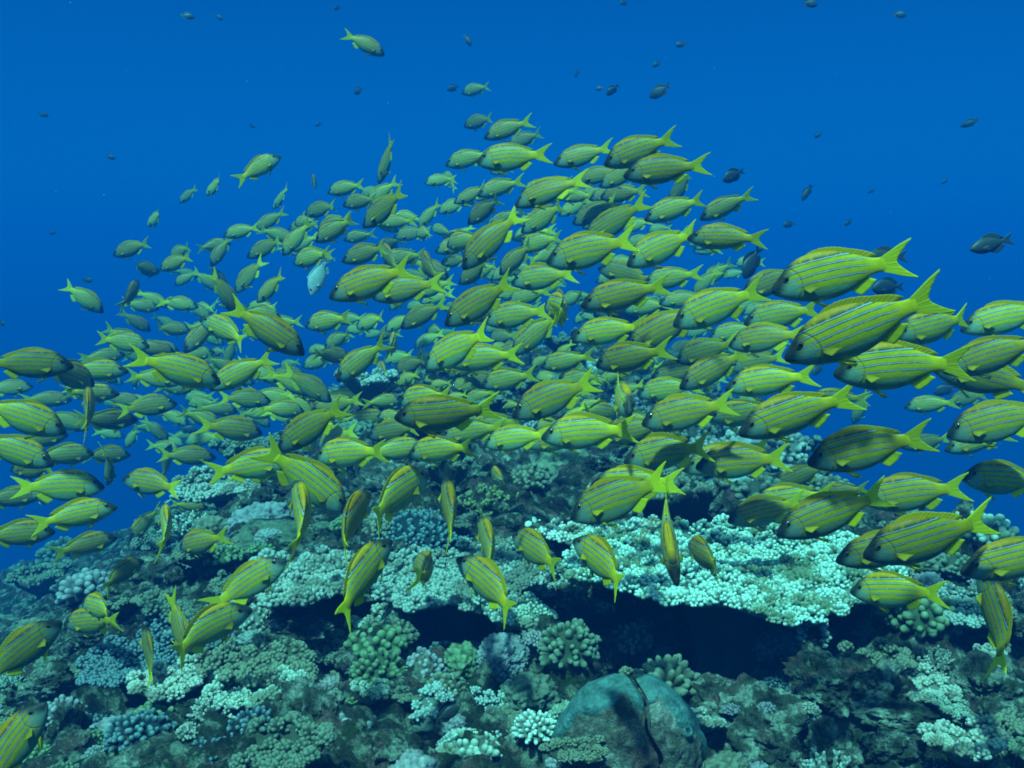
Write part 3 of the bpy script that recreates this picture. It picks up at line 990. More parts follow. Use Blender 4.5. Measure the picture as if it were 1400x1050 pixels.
# siphon: a short tube that opens on the mantle
ts = np.linspace(0, 1, 8)[:, None]
tb = np.arange(16) * 2 * np.pi / 16
prof = np.array([[0.012, 0], [0.011, 0.006], [0.0095, 0.010], [0.0075, 0.0115], [0.0055, 0.010], [0.0045, 0.004], [0.004, -0.004], [0.001, -0.006]])
sv = np.stack([prof[:, :1] * np.cos(tb), prof[:, :1] * np.sin(tb), prof[:, 1:] + 0 * tb], -1).reshape(-1, 3)
so = link('siphon', MB().add(sv, grid_faces(8, 16, True)).mesh('clam_siphon', M['mantle']), clam)
so.location = (0.092, -0.045, 0.058)
so.rotation_euler = (R(50), R(25), 0)
clam.rotation_euler = (R(-6), R(4), R(4))

# ------------------------------------------------------------------ stones
for (px, py, y, r, sx, sy, sz, seed, label, short) in stones:
    o = lump_stone('reef_stone', r, sx, sy, sz, M['rock'], seed, 0.42, 0.28, 2.6, 0.08, 6, 0.085)
    put(o, px, py, y, rot=seed, short=short)
    tag(o, label, 'stone', 'stones lying among the corals')

# ------------------------------------------------------------------ small corals and rubble over the whole reef
ORD = 'first second third fourth fifth sixth seventh eighth ninth tenth eleventh twelfth thirteenth fourteenth fifteenth sixteenth seventeenth eighteenth nineteenth twentieth'.split()


def settle_labels(items, cat, group):
    """items: (object, px, singular phrase, plural phrase); things that read alike are told apart by their order"""
    by = {}
    for it in items:
        by.setdefault(it[2], []).append(it)
    for one, its in by.items():
        its.sort(key=lambda i: i[1])
        for k, (o, px, _, many) in enumerate(its):
            if len(its) == 1:
                l = one
            elif k == 0:
                l = 'leftmost of the ' + many
            elif k == len(its) - 1:
                l = 'rightmost of the ' + many
            elif k < len(ORD):
                l = ORD[k] + ' from left of the ' + many
            else:
                l = ORD[len(its) - 1 - k] + ' from right of the ' + many
            tag(o, l, cat, group)


rng = np.random.default_rng(77)
protos = []
for k in range(4):
    protos.append((lump_stone('rubble_stone', 0.05, 1.1, 0.9, 0.75, M['rock'], 100 + k, 0.45, 0.30, 2.8, 0.10, 5, 0.09), 'rough grey stone', 'rough grey stones', 'stone'))
for k, (mt, w) in enumerate((('brown', 'brown'), ('mauve', 'mauve'), ('table_grey', 'pale'), ('green', 'greenish'), ('blue', 'blue'))):
    protos.append((knob_coral('knobbed_coral', 0.055, 0.75, 0.017, 0.0075, 0.02, M[mt], 120 + k), w + ' knobbed coral', w + ' knobbed corals', 'coral'))
for k, (mt, w) in enumerate((('table_grey', 'pale'), ('brown', 'brown'))):
    pc = plate_coral('crust_coral', 0.075, 0.065, 0.06, 0.026, 0.0058, M[mt], 140 + k)
    protos.append((pc, w + ' plate coral', w + ' plate corals', 'coral'))
for k, (mt, w) in enumerate((('mauve', 'lumpy mauve'), ('brown', 'lumpy brown'))):
    protos.append((lump_stone('lump_coral', 0.05, 1.0, 1.0, 0.75, M[mt], 160 + k, 0.25, 0.40, 3.6, 0.16, sub=5), w + ' coral lump', w + ' coral lumps', 'coral'))
protos.append((bush_coral('bush_coral', 0.055, 26, 0.0045, M['table_grey'], 180), 'small branching coral', 'small branching corals', 'coral'))

DULL = [0, 1, 2, 3, 4, 5, 10, 12]
LANDQ = [(l, proj(l)) for n_, l in LAND if 'stone' not in n_ and 'slab' not in n_ and 'mound' not in n_]
bpy.context.view_layer.update()
DG = bpy.context.evaluated_depsgraph_get()
spots, used = [], [0] * len(protos)
for ring_, (n, y0, y1, gap, s0, s1) in enumerate(((7500, 1.45, 3.0, 0.066, 0.40, 1.05), (1800, 3.0, 5.2, 0.18, 0.8, 2.0), (500, 5.2, 8.5, 0.5, 1.8, 3.6))):
    for _ in range(n):
        y = rng.uniform(y0, y1)
        x = rng.uniform(-0.58, 0.58) * y
        g = gap * (1 if abs(x) < 1.5 else 1.5)
        if any((x - a) ** 2 + (y - b) ** 2 < g * g for a, b, *_ in spots):
            continue
        z = gz(x, y)
        small = 1.0
        if y < 2.7:                                        # some grow on the stones
            ok_, hit_, _n, _i, ob_, _m = scene.ray_cast(DG, (x, y, z + 0.6), (0, 0, -1))
            if ok_ and ob_.name.startswith('reef_stone'):
                z, small = hit_.z - 0.006, 0.6
        q = proj(Vector((x, y, z)))
        if not (-20 < q[0] < 1420 and q[1] < 1075):
            continue
        if any((Vector((x, y, 0)) - Vector((l.x, l.y, 0))).length < 0.06 for _, l in LAND):
            continue
        if ((x - 0.55) / 0.44) ** 2 + ((y - 2.45) / 0.36) ** 2 < 1 and rng.random() < 0.75:      # keep the hollow empty
            continue
        if any(l.y > y - 0.02 and math.hypot(q[0] - lq[0], (q[1] - lq[1] - 15) * 1.0) < (62 if y < 1.9 else 30) for l, lq in LANDQ):
            continue
        k = int(rng.integers(len(protos))) if y < 2.9 or rng.random() < 0.3 else int(rng.choice(DULL))
        spots.append((x, y, z, k, small * rng.uniform(s0, s1), rng.uniform(0, 6.28)))
spots = spots[:680]
items = {'stone': [], 'coral': []}
for (x, y, z, k, s, rot) in spots:
    pr, one, many, cat = protos[k]
    o = pr if not used[k] else copy_tree(pr)
    used[k] += 1
    o.location = (x, y, z + (0.05 * s if pr.type == 'EMPTY' else 0.0))
    o.rotation_euler = (rng.normal(0, 0.15), rng.normal(0, 0.15), rot)
    o.scale = (s, s, s * rng.uniform(0.8, 1.15))
    q = proj(Vector((x, y, z)))
    near = min(LAND, key=lambda l: (q[0] - proj(l[1])[0]) ** 2 + (q[1] - proj(l[1])[1]) ** 2)[0]
    far = 'far ' if y > 4.0 else ''
    items[cat].append((o, q[0], f'{far}{one} near the {near}', f'{far}{many} near the {near}'))
settle_labels(items['stone'], 'stone', 'rough stones scattered over the reef')
settle_labels(items['coral'], 'coral', 'small corals scattered over the reef')
for k, n in enumerate(used):
    if not n:
        for ch in list(protos[k][0].children):
            bpy.data.objects.remove(ch)
        bpy.data.objects.remove(protos[k][0])


# ------------------------------------------------------------------ fish
DEEP = 1.11                                                # body depth of this species


def hermite(xs, ys, x):
    xs, ys = np.asarray(xs, float), np.asarray(ys, float)
    m = np.gradient(ys, xs)
    k = np.clip(np.searchsorted(xs, x) - 1, 0, len(xs) - 2)
    h = xs[k + 1] - xs[k]
    t = (x - xs[k]) / h
    return (2 * t ** 3 - 3 * t ** 2 + 1) * ys[k] + (t ** 3 - 2 * t ** 2 + t) * h * m[k] + (-2 * t ** 3 + 3 * t ** 2) * ys[k + 1] + (t ** 3 - t ** 2) * h * m[k + 1]


SX = [0, .015, .05, .10, .15, .20, .28, .36, .45, .55, .63, .70, .76, .81]
ST = [-.010, .012, .040, .082, .116, .140, .160, .164, .154, .124, .092, .063, .048, .047]
SB = [-.030, -.046, -.066, -.092, -.110, -.124, -.140, -.146, -.142, -.118, -.083, -.053, -.043, -.044]
ST, SB = [v * DEEP for v in ST], [v * DEEP for v in SB]
SW = [.009, .020, .033, .048, .058, .065, .071, .072, .067, .052, .037, .025, .016, .008]
DX = [0, .02, .06, .12, .2, .3, .42, .54, .64, .72, .78, .82]
DT = [0, .035, .085, .14, .195, .225, .22, .18, .12, .065, .05, .05]
DB = [-.02, -.04, -.09, -.14, -.19, -.22, -.215, -.175, -.115, -.062, -.048, -.048]
DW = [.01, .025, .045, .06, .075, .08, .072, .055, .036, .02, .012, .008]
X0 = 0.42                                                  # the origin along the body


def bend(p, k):
    """swing the spine sideways behind the head; p in lengths, x = distance from the snout"""
    if k == 0:
        return np.stack([X0 - p[:, 0], p[:, 1], p[:, 2]], 1)
    s = np.linspace(0, 1.1, 200)
    th = k * np.clip(s - 0.22, 0, 1) ** 1.3 * 1.5 - 0.14 * k * np.clip(0.22 - s, 0, 1) * 2
    ds = s[1] - s[0]
    cx, cyy = np.cumsum(np.cos(th)) * ds, np.cumsum(np.sin(th)) * ds
    x = np.clip(p[:, 0], 0, 1.09)
    a, b, t = np.interp(x, s, cx), np.interp(x, s, cyy), np.interp(x, s, th)
    ox, oy = np.interp(X0, s, cx), np.interp(X0, s, cyy)
    return np.stack([ox - (a - np.sin(t) * p[:, 1]), (b - oy) + np.cos(t) * p[:, 1], p[:, 2]], 1)


def sheet(P, Q, thick0, thick1, seed=0, nr=10, ripple=0.0):
    """a fin between base line P and free edge Q (lists of (x, y, z)); two skins with a little body between them"""
    P, Q = np.asarray(P, float), np.asarray(Q, float)
    n = len(P)
    r = np.linspace(0, 1, nr)[:, None, None]
    mid = P[None] * (1 - r) + Q[None] * r
    dir_ = np.cross(P[-1] - P[0], Q[n // 2] - P[n // 2])
    dir_ /= np.linalg.norm(dir_) + 1e-9
    th = (thick0 * (1 - r) + thick1 * r)
    mid = mid + dir_ * ripple * np.sin(np.arange(n) * 1.7 + seed)[None, :, None] * r
    a, b = mid + dir_ * th, mid - dir_ * th
    f = grid_faces(nr, n)
    m = nr * n
    i = np.arange(m).reshape(nr, n)
    loop = np.concatenate([i[0, :], i[1:, -1], i[-1, -2::-1], i[-2:0:-1, 0]])
    rim = np.stack([loop, np.roll(loop, -1), np.roll(loop, -1) + m, loop + m], 1)
    u = np.broadcast_to(np.linspace(0, 1, n)[None, :], (nr, n))
    v = np.broadcast_to(np.linspace(0, 1, nr)[:, None], (nr, n))
    uv = np.stack([u, v], -1).reshape(-1, 2)
    return np.concatenate([a.reshape(-1, 3), b.reshape(-1, 3)]), [f, f[:, ::-1] + m, rim], np.concatenate([uv, uv]) + 1e-4


def snapper_parts(k, flare=1.0):
    """(name, material key, vertices, faces, uv) of one fish bent by k"""
    out = []
    nr, na = 40, 22
    x = np.concatenate([np.linspace(0, 0.1, 9)[:-1], np.linspace(0.1, 0.81, nr - 8)])
    zt, zb_, w = hermite(SX, ST, x), hermite(SX, SB, x), hermite(SX, SW, x)
    a = np.arange(na) * 2 * np.pi / na
    ca, sa = np.cos(a), np.sin(a)
    cz = (zt + zb_)[:, None] / 2
    hz = (zt - zb_)[:, None] / 2
    side = np.sign(ca) * np.abs(ca) ** 0.9
    y = w[:, None] * side * (1 - 0.18 * np.clip(sa, 0, 1))
    z = cz + hz * np.sign(sa) * np.abs(sa) ** 1.0
    xx = np.broadcast_to(x[:, None], y.shape)
    p = np.stack([xx, y, z], -1).reshape(-1, 3)
    caps = np.array([[x[0] - 0.003, 0, cz[0, 0]], [x[-1] + 0.004, 0, cz[-1, 0]]])
    f = grid_faces(nr, na, True)
    i0, i1 = len(p), len(p) + 1
    tri = np.array([[i0, (j + 1) % na, j] for j in range(na)] + [[i1, (nr - 1) * na + j, (nr - 1) * na + (j + 1) % na] for j in range(na)])[:, ::-1]
    p = np.concatenate([p, caps])
    out.append(('body', 'fish', p, [f, tri], np.stack([np.clip(p[:, 0], 0.0005, 1), p[:, 2] + 0.5], 1)))
    # tail fin
    t = np.linspace(-1, 1, 25)
    s = np.sign(t)
    P = np.stack([0.765 + 0.02 * np.abs(t), 0 * t, 0.052 * t], 1)
    e = np.abs(t) ** 1.25
    Q = np.stack([0.885 + 0.13 * e - 0.02 * np.clip(np.abs(t) - 0.9, 0, 1) * 10 * 0, 0 * t, s * (0.010 + 0.142 * np.abs(t) ** 1.05) * (0.72 + 0.28 * flare)], 1)
    Q[[0, -1], 0] -= 0.01
    v, ff, uv = sheet(P, Q, 0.006, 0.0012, 1, 12, 0.0012)
    v[:, 2] += np.sign(v[:, 2]) * 0.012 * np.clip((v[:, 0] - 0.78) * 5, 0, 1) * (1 - np.clip((v[:, 0] - 0.9) * 9, 0, 1)) * np.clip(np.abs(v[:, 2]) * 10, 0, 1)
    out.append(('tail_fin', 'fin', v, ff, uv))
    # dorsal fin
    d = np.linspace(0, 1, 26)
    dx = 0.235 + 0.46 * d
    base = hermite(SX, ST, dx) - 0.012
    hh = np.interp(d, [0, .08, .25, .45, .62, .72, .85, .95, 1], [.004, .040, .056, .050, .040, .046, .050, .038, .012]) + 0.012
    hh = hh + np.where(d < 0.62, 0.006 * np.abs(np.sin(d * 33)), 0)
    P = np.stack([dx, 0 * d, base], 1)
    Q = np.stack([dx + 0.035 + 0.03 * d, 0 * d, base + hh * 0.68 * flare], 1)
    out.append(('dorsal_fin', 'dorsal') + sheet(P, Q, 0.004, 0.0008, 2, 8, 0.001))
    # anal fin
    d = np.linspace(0, 1, 12)
    dx = 0.535 + 0.13 * d
    base = hermite(SX, SB, dx) + 0.012
    P = np.stack([dx, 0 * d, base], 1)
    Q = np.stack([dx + 0.045 + 0.02 * d, 0 * d, base - np.interp(d, [0, .2, .6, 1], [.03, .068, .06, .03])], 1)
    out.append(('anal_fin', 'fin') + sheet(P, Q, 0.004, 0.0008, 3, 7, 0.001))
    for sd_ in (1, -1):
        d = np.linspace(0, 1, 9)
        P = np.stack([0.262 + 0.028 * d, sd_ * 0.022 + 0 * d, -0.132 * DEEP + 0 * d], 1)
        Q = np.stack([0.30 + 0.085 * (1 - np.abs(d - 0.3)), sd_ * (0.030 + 0.018 * d), -0.192 - 0.028 * (1 - d) + 0.018 * d], 1)
        out.append(('pelvic_fin', 'fin') + sheet(P, Q, 0.003, 0.0008, 4, 6))
        d = np.linspace(0, 1, 11)
        P = np.stack([0.222 + 0.0 * d, sd_ * 0.0655 + 0 * d, -0.026 - 0.026 * d], 1)
        Q = np.stack([0.236 + 0.100 * np.interp(d, [0, .2, .45, .8, 1], [.85, 1.0, .7, .4, .25]), sd_ * (0.086 + 0.014 * d), -0.050 - 0.036 * d], 1)
        out.append(('pectoral_fin', 'pec') + sheet(P, Q, 0.003, 0.0008, 5, 7, 0.001))
        # eye
        er, ea = np.linspace(0.0, 1, 7)[:, None], np.arange(16) * 2 * np.pi / 16
        ex = 0.118 + 0.026 * er * np.cos(ea)
        ez = 0.040 + 0.026 * er * np.sin(ea)
        ey = sd_ * (0.0455 + 0.0075 * np.sqrt(1 - er ** 2 * 0.97) + 0 * ea)
        v = np.stack([ex, ey, ez], -1).reshape(-1, 3)
        ff = grid_faces(7, 16, True)
        out.append(('eye', 'eye', v, [ff if sd_ < 0 else ff[:, ::-1]], np.stack([np.repeat(er[:, 0], 16) + 1e-4, np.zeros(len(v))], 1)))
    return [(n_, m_, bend(v, k), f_, uv_) for (n_, m_, v, f_, uv_) in out]


SLOTS = ['fish', 'fin', 'dorsal', 'pec', 'eye']
BENDS = [(0.0, 1.0), (0.28, 0.65), (-0.28, 0.85), (0.65, 1.0), (-0.65, 0.7), (1.15, 1.0), (-1.15, 1.0), (0.12, 0.40), (-0.14, 0.6), (0.42, 0.5)]
snap_mesh, snap_lite = [], []
for k, fl in BENDS:
    parts = snapper_parts(k, fl)
    snap_mesh.append([(n_, MB().add(v, f_, 0, uv_).mesh('snapper_' + n_, M[m_], True)) for (n_, m_, v, f_, uv_) in parts])
    mb = MB()
    for (n_, m_, v, f_, uv_) in parts:
        mb.add(v, f_, 0, uv_, SLOTS.index(m_))
    snap_lite.append(mb.mesh('snapper_whole', [M[s] for s in SLOTS], True))


def dark_fish_mesh(name, mats, depth=1.0):
    nr, na = 22, 14
    x = np.linspace(0, 0.82, nr)
    zt, zb_, w = hermite(DX, DT, x) * depth, hermite(DX, DB, x) * depth, hermite(DX, DW, x)
    a = np.arange(na) * 2 * np.pi / na
    p = np.stack([np.broadcast_to(x[:, None], (nr, na)), w[:, None] * np.cos(a), (zt + zb_)[:, None] / 2 + (zt - zb_)[:, None] / 2 * np.sin(a)], -1).reshape(-1, 3)
    mb = MB()
    cap = np.array([[-0.002, 0, -0.01]])
    mb.add(bend(np.concatenate([p, cap]), 0.2), [grid_faces(nr, na, True), np.array([[nr * na, j, (j + 1) % na] for j in range(na)])])
    t = np.linspace(-1, 1, 13)
    v, f, uv = sheet(np.stack([0.79 + 0 * t, 0 * t, 0.048 * t], 1), np.stack([0.90 + 0.10 * np.abs(t), 0 * t, 0.15 * t], 1), 0.006, 0.001)
    mb.add(bend(v, 0.2), f, 0, None, 1)
    for tb_, sg in ((DT, 1), (DB, -1)):
        d = np.linspace(0, 1, 12)
        dx = (0.25 if sg > 0 else 0.42) + (0.45 if sg > 0 else 0.28) * d
        b0 = hermite(DX, tb_, dx) * depth
        v, f, uv = sheet(np.stack([dx, 0 * d, b0 - sg * 0.02], 1), np.stack([dx + 0.06 + 0.05 * d, 0 * d, b0 + sg * 0.075 * np.sin(d * 2.6 + 0.3)], 1), 0.005, 0.001)
        mb.add(bend(v, 0.2), f, 0, None, 1)
    d = np.linspace(0, 1, 6)
    for sd_ in (1, -1):
        v, f, uv = sheet(np.stack([0.25 + 0 * d, sd_ * 0.078 + 0 * d, -0.03 - 0.05 * d], 1), np.stack([0.36 + 0.05 * d, sd_ * (0.12 + 0.01 * d), -0.02 - 0.10 * d], 1), 0.003, 0.001)
        mb.add(bend(v, 0.2), f, 0, None, 1)
    return mb.mesh(name, mats, True)


dark_mesh = dark_fish_mesh('dark_reef_fish', [M['darkfish'], M['darkfin']])
dark_slim = dark_fish_mesh('dark_slim_fish', [M['darkfish'], M['darkfin']], 0.75)


def fish_matrix(px, py, depth, size, face, ang, yaw, roll):
    """face -1 head to the left, +1 to the right; ang nose down; yaw head away from (+) or towards (-) the camera"""
    a, w = R(ang), R(yaw)
    h = Vector((face * math.cos(a) * math.cos(w), math.cos(a) * math.sin(w), -math.sin(a))).normalized()
    up = Vector((0, 0, 1))
    sidev = up.cross(h)
    if sidev.length < 0.05:
        sidev = Vector((face, 0, 0)).cross(h)
    sidev.normalize()
    up = h.cross(sidev)
    m = Matrix((h, sidev, up)).transposed().to_4x4()
    m = m @ Matrix.Rotation(R(roll), 4, 'X')
    p = ray(px, py) * depth
    return Matrix.Translation(p) @ m @ Matrix.Scale(size, 4)


# (x, y, length in photo pixels if seen side on, head -1 left / 1 right, nose down, yaw away, bend index, label or None)
A, B_ = -1, 1
fish = [
    # the large ones on the right
    (1134, 377, 178, A, 9, 8, 1, 'large snapper with straight stripes above the biggest one, right of the school'),
    (1165, 452, 218, A, 13, 8, 2, 'biggest snapper, right of centre, with wide forked yellow tail raised'),
    (1218, 502, 170, A, 15, 5, 1, 'large snapper just under the biggest one with its tail tip at the right'),
    (1352, 487, 140, A, 8, 5, 0, None), (1370, 436, 122, A, 8, 5, 0, None), (1360, 578, 142, A, 10, 5, 0, None),
    (1340, 514, 140, A, -8, 15, 1, None), (1272, 448, 118, A, 6, 10, 0, None), (1268, 553, 62, A, 0, 10, 0, None), (1320, 545, 50, A, 0, 20, 0, None),
    (1175, 560, 42, A, 55, 60, 0, None), (1175, 615, 160, A, 6, 8, 1, 'large snapper alone against blue water right of the mid reef'),
    (1128, 705, 158, A, 16, 8, 2, 'large golden snapper over the largest table with raised bright tail'),
    (1240, 675, 132, A, 5, 15, 1, 'snapper with a bright wide tail above the pair over the right end of the table'),
    (1258, 738, 176, A, 12, 8, 2, 'large snapper over the right end of the largest table, nearest the reef edge'),
    (1205, 752, 140, A, 8, 10, 0, None), (1388, 764, 168, A, 10, 8, 0, 'large snapper cut by the right edge low over the reef'),
    (1218, 808, 124, A, 2, 28, 1, 'golden snapper in front of the right end of the largest table coral'),
    (1362, 838, 105, A, -62, 55, 3, 'snapper seen tail first hanging head up at the right edge'),
    (1367, 655, 125, A, -3, 8, 0, 'dark olive snapper level at the right edge below open water'),
    (1075, 683, 100, A, 8, 10, 0, None), (1040, 700, 95, A, 8, 12, 0, None), (1090, 653, 75, A, 6, 10, 0, None), (1147, 672, 60, A, 4, 10, 0, None),
    (1330, 604, 80, A, 4, 10, 0, None), (1262, 606, 62, A, 2, 10, 0, None),
    # over the table
    (838, 684, 147, A, 5, 10, 1, 'large snapper with broad tail over the pale coral lobe'), (860, 662, 112, A, 6, 10, 0, None),
    (985, 628, 120, A, 8, 8, 1, None), (1005, 632, 110, A, 4, 12, 0, None), (905, 620, 122, A, 5, 8, 0, None),
    (820, 765, 98, A, -14, 38, 3, 'snapper angled away at the left end of the largest table, tail low'),
    (730, 750, 84, A, -10, 50, 1, 'snapper turned away in front of the white bubble coral'),
    (914, 738, 122, B_, 50, -88, 1, 'dark headed snapper diving towards the camera before the largest table'),
    (963, 758, 95, A, 5, 78, 1, 'snapper seen from behind with drooping yellow tail before the largest table'),
    (851, 545, 92, A, 8, -84, 0, 'snapper facing the camera head on in the middle of the school'),
    # lower middle
    (545, 673, 108, B_, -14, 42, 4, 'bright snapper turned right and away above the dark blue mound, tail at left'),
    (480, 708, 105, B_, -24, 58, 4, 'bright snapper climbing away at the left end of the dark blue mound'),
    (414, 700, 118, A, -34, 62, 3, 'snapper hanging tail down over the smooth grey boulder coral'),
    (425, 660, 145, B_, 36, 15, 2, 'long snapper slanting down to the right left of the bright pair'),
    (497, 783, 105, B_, -42, 52, 4, 'snapper climbing away between the two middle table corals, tail low'),
    (583, 778, 84, A, -6, 60, 5, None), (665, 795, 100, A, -24, 52, 3, 'snapper turned away over the right side of the middle table, broad tail'),
    (668, 742, 90, A, -34, 60, 3, 'snapper angled up and away right of the dark blue mound'),
    (615, 692, 88, A, -30, 76, 1, 'snapper seen straight from behind above the dark blue mound'),
    (473, 620, 97, A, 3, 10, 1, None), (598, 615, 98, A, 6, 15, 1, 'snapper with a glowing yellow tail left of the school centre, low'),
    (545, 615, 82, B_, 2, 20, 0, None), (683, 655, 55, A, -30, 60, 1, None), (372, 640, 90, B_, 4, 15, 0, None),
    # left
    (203, 660, 82, A, -6, 12, 1, None), (228, 718, 80, A, -16, 45, 3, None), (272, 742, 80, A, 14, 15, 2, None),
    (122, 744, 74, B_, -6, 18, 0, None), (168, 782, 58, B_, -16, 48, 4, None), (135, 830, 78, A, -4, 20, 3, None), (122, 850, 84, A, 6, 15, 1, None),
    (35, 886, 112, B_, -42, 22, 2, 'striped snapper climbing right at the left edge above the reef'),
    (345, 794, 108, B_, -22, 15, 2, 'snapper climbing right over the knobbly brown table'),
    (290, 856, 128, B_, -22, 25, 6, 'dark backed snapper rising right over the dull brown plate'),
    (247, 862, 88, B_, 55, -25, 1, 'snapper diving nose down beside the dark backed one'), (203, 888, 64, A, -50, 60, 1, None),
    (22, 1016, 150, B_, -48, 15, 2, 'large snapper climbing in the bottom left corner'),
    (92, 622, 72, B_, 2, 20, 0, None), (25, 618, 100, B_, 14, 10, 0, None), (42, 640, 78, A, 0, 12, 0, None),
    (110, 703, 96, B_, 0, 12, 0, 'bright snapper level facing right above the left slope, pale head'),
    (30, 730, 84, B_, 2, 12, 0, None), (195, 718, 48, A, 20, -65, 1, None), (262, 692, 44, B_, 4, 20, 0, None), (262, 624, 68, B_, 0, 15, 0, None),
    (350, 636, 102, B_, 2, 12, 0, None), (90, 665, 100, B_, 2, 12, 0, None), (150, 640, 60, A, 40, 50, 3, None), (60, 672, 70, A, 10, 20, 0, None),
    (45, 498, 116, B_, 2, 10, 1, 'large snapper facing right at the left edge with yellow tail cut off'),
    (97, 512, 70, B_, 25, 55, 4, None), (135, 507, 78, B_, 2, 15, 0, None), (38, 572, 106, B_, 20, 12, 1, 'bright humped snapper nosing down right at the left edge'),
    (250, 507, 112, B_, 20, 10, 0, None), (325, 512, 88, A, 24, 12, 0, None), (372, 455, 118, B_, 26, 10, 1, 'snapper diving right with raised tail at the school left of centre'),
    (305, 450, 78, A, -16, 12, 0, None), (207, 555, 68, B_, -8, 15, 0, None), (152, 575, 72, B_, 2, 15, 0, None), (130, 537, 66, B_, 2, 15, 0, None),
    (170, 547, 50, B_, 4, 15, 0, None), (68, 546, 56, B_, 6, 15, 0, None), (15, 530, 56, B_, -4, 20, 0, None), (122, 556, 72, A, -40, 62, 1, None),
    (95, 577, 45, B_, 30, 45, 0, None), (150, 622, 58, B_, 10, 20, 0, None), (322, 587, 80, B_, 4, 15, 1, None), (228, 628, 45, B_, -60, 30, 0, None),
    (118, 410, 56, B_, 38, 15, 0, None), (200, 368, 42, B_, 10, 55, 4, None), (238, 360, 52, A, 10, 20, 1, None), (180, 400, 46, A, -30, 70, 1, None),
    (188, 441, 42, B_, 34, 20, 0, None), (212, 416, 38, A, 10, 30, 0, None), (247, 416, 48, B_, 2, 25, 0, None), (238, 450, 48, B_, 5, 20, 0, None),
    (310, 405, 62, B_, 58, 20, 1, None), (300, 382, 40, B_, 60, 30, 0, None), (338, 380, 56, A, 48, 15, 0, None), (368, 396, 62, A, 30, 20, 1, None),
    (172, 462, 48, B_, 30, 20, 0, None), (212, 477, 58, B_, 14, 15, 0, None), (145, 487, 52, B_, 0, 15, 0, None), (272, 460, 52, A, 45, -50, 1, None),
    (185, 520, 40, A, 20, 60, 0, None), (240, 532, 42, B_, 6, 20, 0, None), (340, 546, 62, B_, 6, 20, 0, None), (315, 482, 34, A, 50, 40, 0, None),
    (395, 512, 50, B_, 8, 20, 0, None), (288, 425, 32, A, 60, 30, 0, None), (180, 600, 40, A, 50, 30, 0, None), (300, 560, 52, B_, 10, 20, 0, None),
    (215, 590, 42, B_, 40, 30, 0, None), (275, 600, 50, A, 6, 20, 0, None), (60, 600, 64, B_, 4, 15, 0, None), (20, 680, 70, B_, 8, 15, 0, None),
    # middle left
    (500, 388, 126, A, 12, 8, 1, 'large golden backed snapper beside the white fish, left of centre'), (548, 396, 92, A, 12, 10, 0, None),
    (445, 440, 66, A, 3, 12, 1, None), (650, 417, 118, A, 25, 8, 0, 'large snapper slanting down left of centre in the school'), (700, 432, 86, A, 4, 8, 0, None),
    (620, 480, 112, A, 14, 8, 0, None), (655, 490, 98, A, 3, 10, 1, 'golden snapper in front of a longer one at the heart of the school'),
    (490, 496, 78, A, 30, 12, 1, None), (405, 526, 72, B_, 14, 20, 0, None), (425, 530, 70, B_, 35, 20, 0, None),
    (420, 588, 122, A, 20, 10, 1, 'large snapper slanting down left over the mid reef'), (578, 545, 88, A, 10, 12, 1, None),
    (600, 567, 142, A, 3, 8, 0, 'brightest sunlit yellow snapper low in the middle of the school'), (500, 574, 68, B_, 2, 15, 0, None), (672, 582, 82, A, 4, 10, 0, None),
    (667, 332, 102, A, 44, 10, 0, 'snapper diving steeply left in the upper school'), (423, 353, 62, A, 6, 12, 0, None),
    (496, 348, 66, A, 8, 10, 0, None), (550, 353, 52, A, 4, 15, 0, None), (403, 328, 56, A, 44, 12, 0, None), (455, 316, 62, A, 6, 12, 0, None),
    (575, 433, 66, A, 20, 12, 0, None), (538, 470, 54, A, -20, 60, 3, None), (505, 441, 56, A, 6, 20, 1, None), (455, 486, 48, B_, 4, 40, 4, None),
    (523, 510, 44, A, -40, 60, 1, None), (622, 336, 62, A, 6, 12, 0, None), (620, 357, 44, A, 6, 15, 0, None), (703, 356, 62, A, 24, 12, 0, None),
    (725, 320, 55, A, 10, 12, 0, None), (526, 549, 48, B_, 4, 15, 0, None), (472, 540, 40, B_, 10, 30, 0, None), (390, 560, 62, B_, 6, 15, 0, None),
    (455, 555, 66, A, 10, 15, 0, None), (690, 520, 70, A, 8, 10, 0, None), (560, 500, 52, A, 12, 15, 0, None), (640, 525, 60, A, 6, 12, 0, None),
    (535, 590, 76, A, 8, 12, 0, None), (455, 600, 70, A, 8, 12, 0, None), (640, 590, 84, A, 6, 12, 0, None), (700, 600, 90, A, 6, 10, 0, None),
    # top
    (502, 62, 54, B_, 30, 12, 1, 'pale snapper alone at the top, nosing down right in open water'), (648, 123, 38, A, 2, 15, 1, 'lone small snapper above the peak of the school'),
    (652, 167, 46, A, 6, 12, 1, None), (357, 228, 62, B_, -28, 10, 0, 'snapper swimming up right, alone left of the school top'),
    (293, 256, 48, A, 10, 25, 3, None), (256, 268, 36, A, 25, 20, 1, None), (212, 300, 36, A, 20, 40, 3, None), (430, 249, 32, A, -20, 62, 1, None),
    (383, 272, 44, A, 35, 35, 1, None), (470, 258, 52, A, 6, 12, 1, None), (527, 224, 62, A, 52, 15, 1, None), (522, 288, 80, A, 28, 10, 1, 'snapper with glowing tail slanting left at the upper left of the school'),
    (436, 287, 50, A, 6, 14, 1, None), (367, 303, 46, A, 10, 15, 1, None), (327, 317, 46, A, 4, 14, 1, None), (177, 341, 52, A, 10, 12, 1, None),
    (453, 308, 56, A, 8, 12, 0, None), (614, 245, 28, A, -50, 50, 0, None), (636, 218, 60, A, 6, 12, 0, None), (490, 276, 50, A, 8, 12, 0, None),
    (642, 268, 52, A, 6, 12, 0, None), (617, 283, 46, A, 8, 12, 0, None), (585, 296, 46, A, 30, 12, 0, None), (360, 341, 52, A, 30, 12, 0, None),
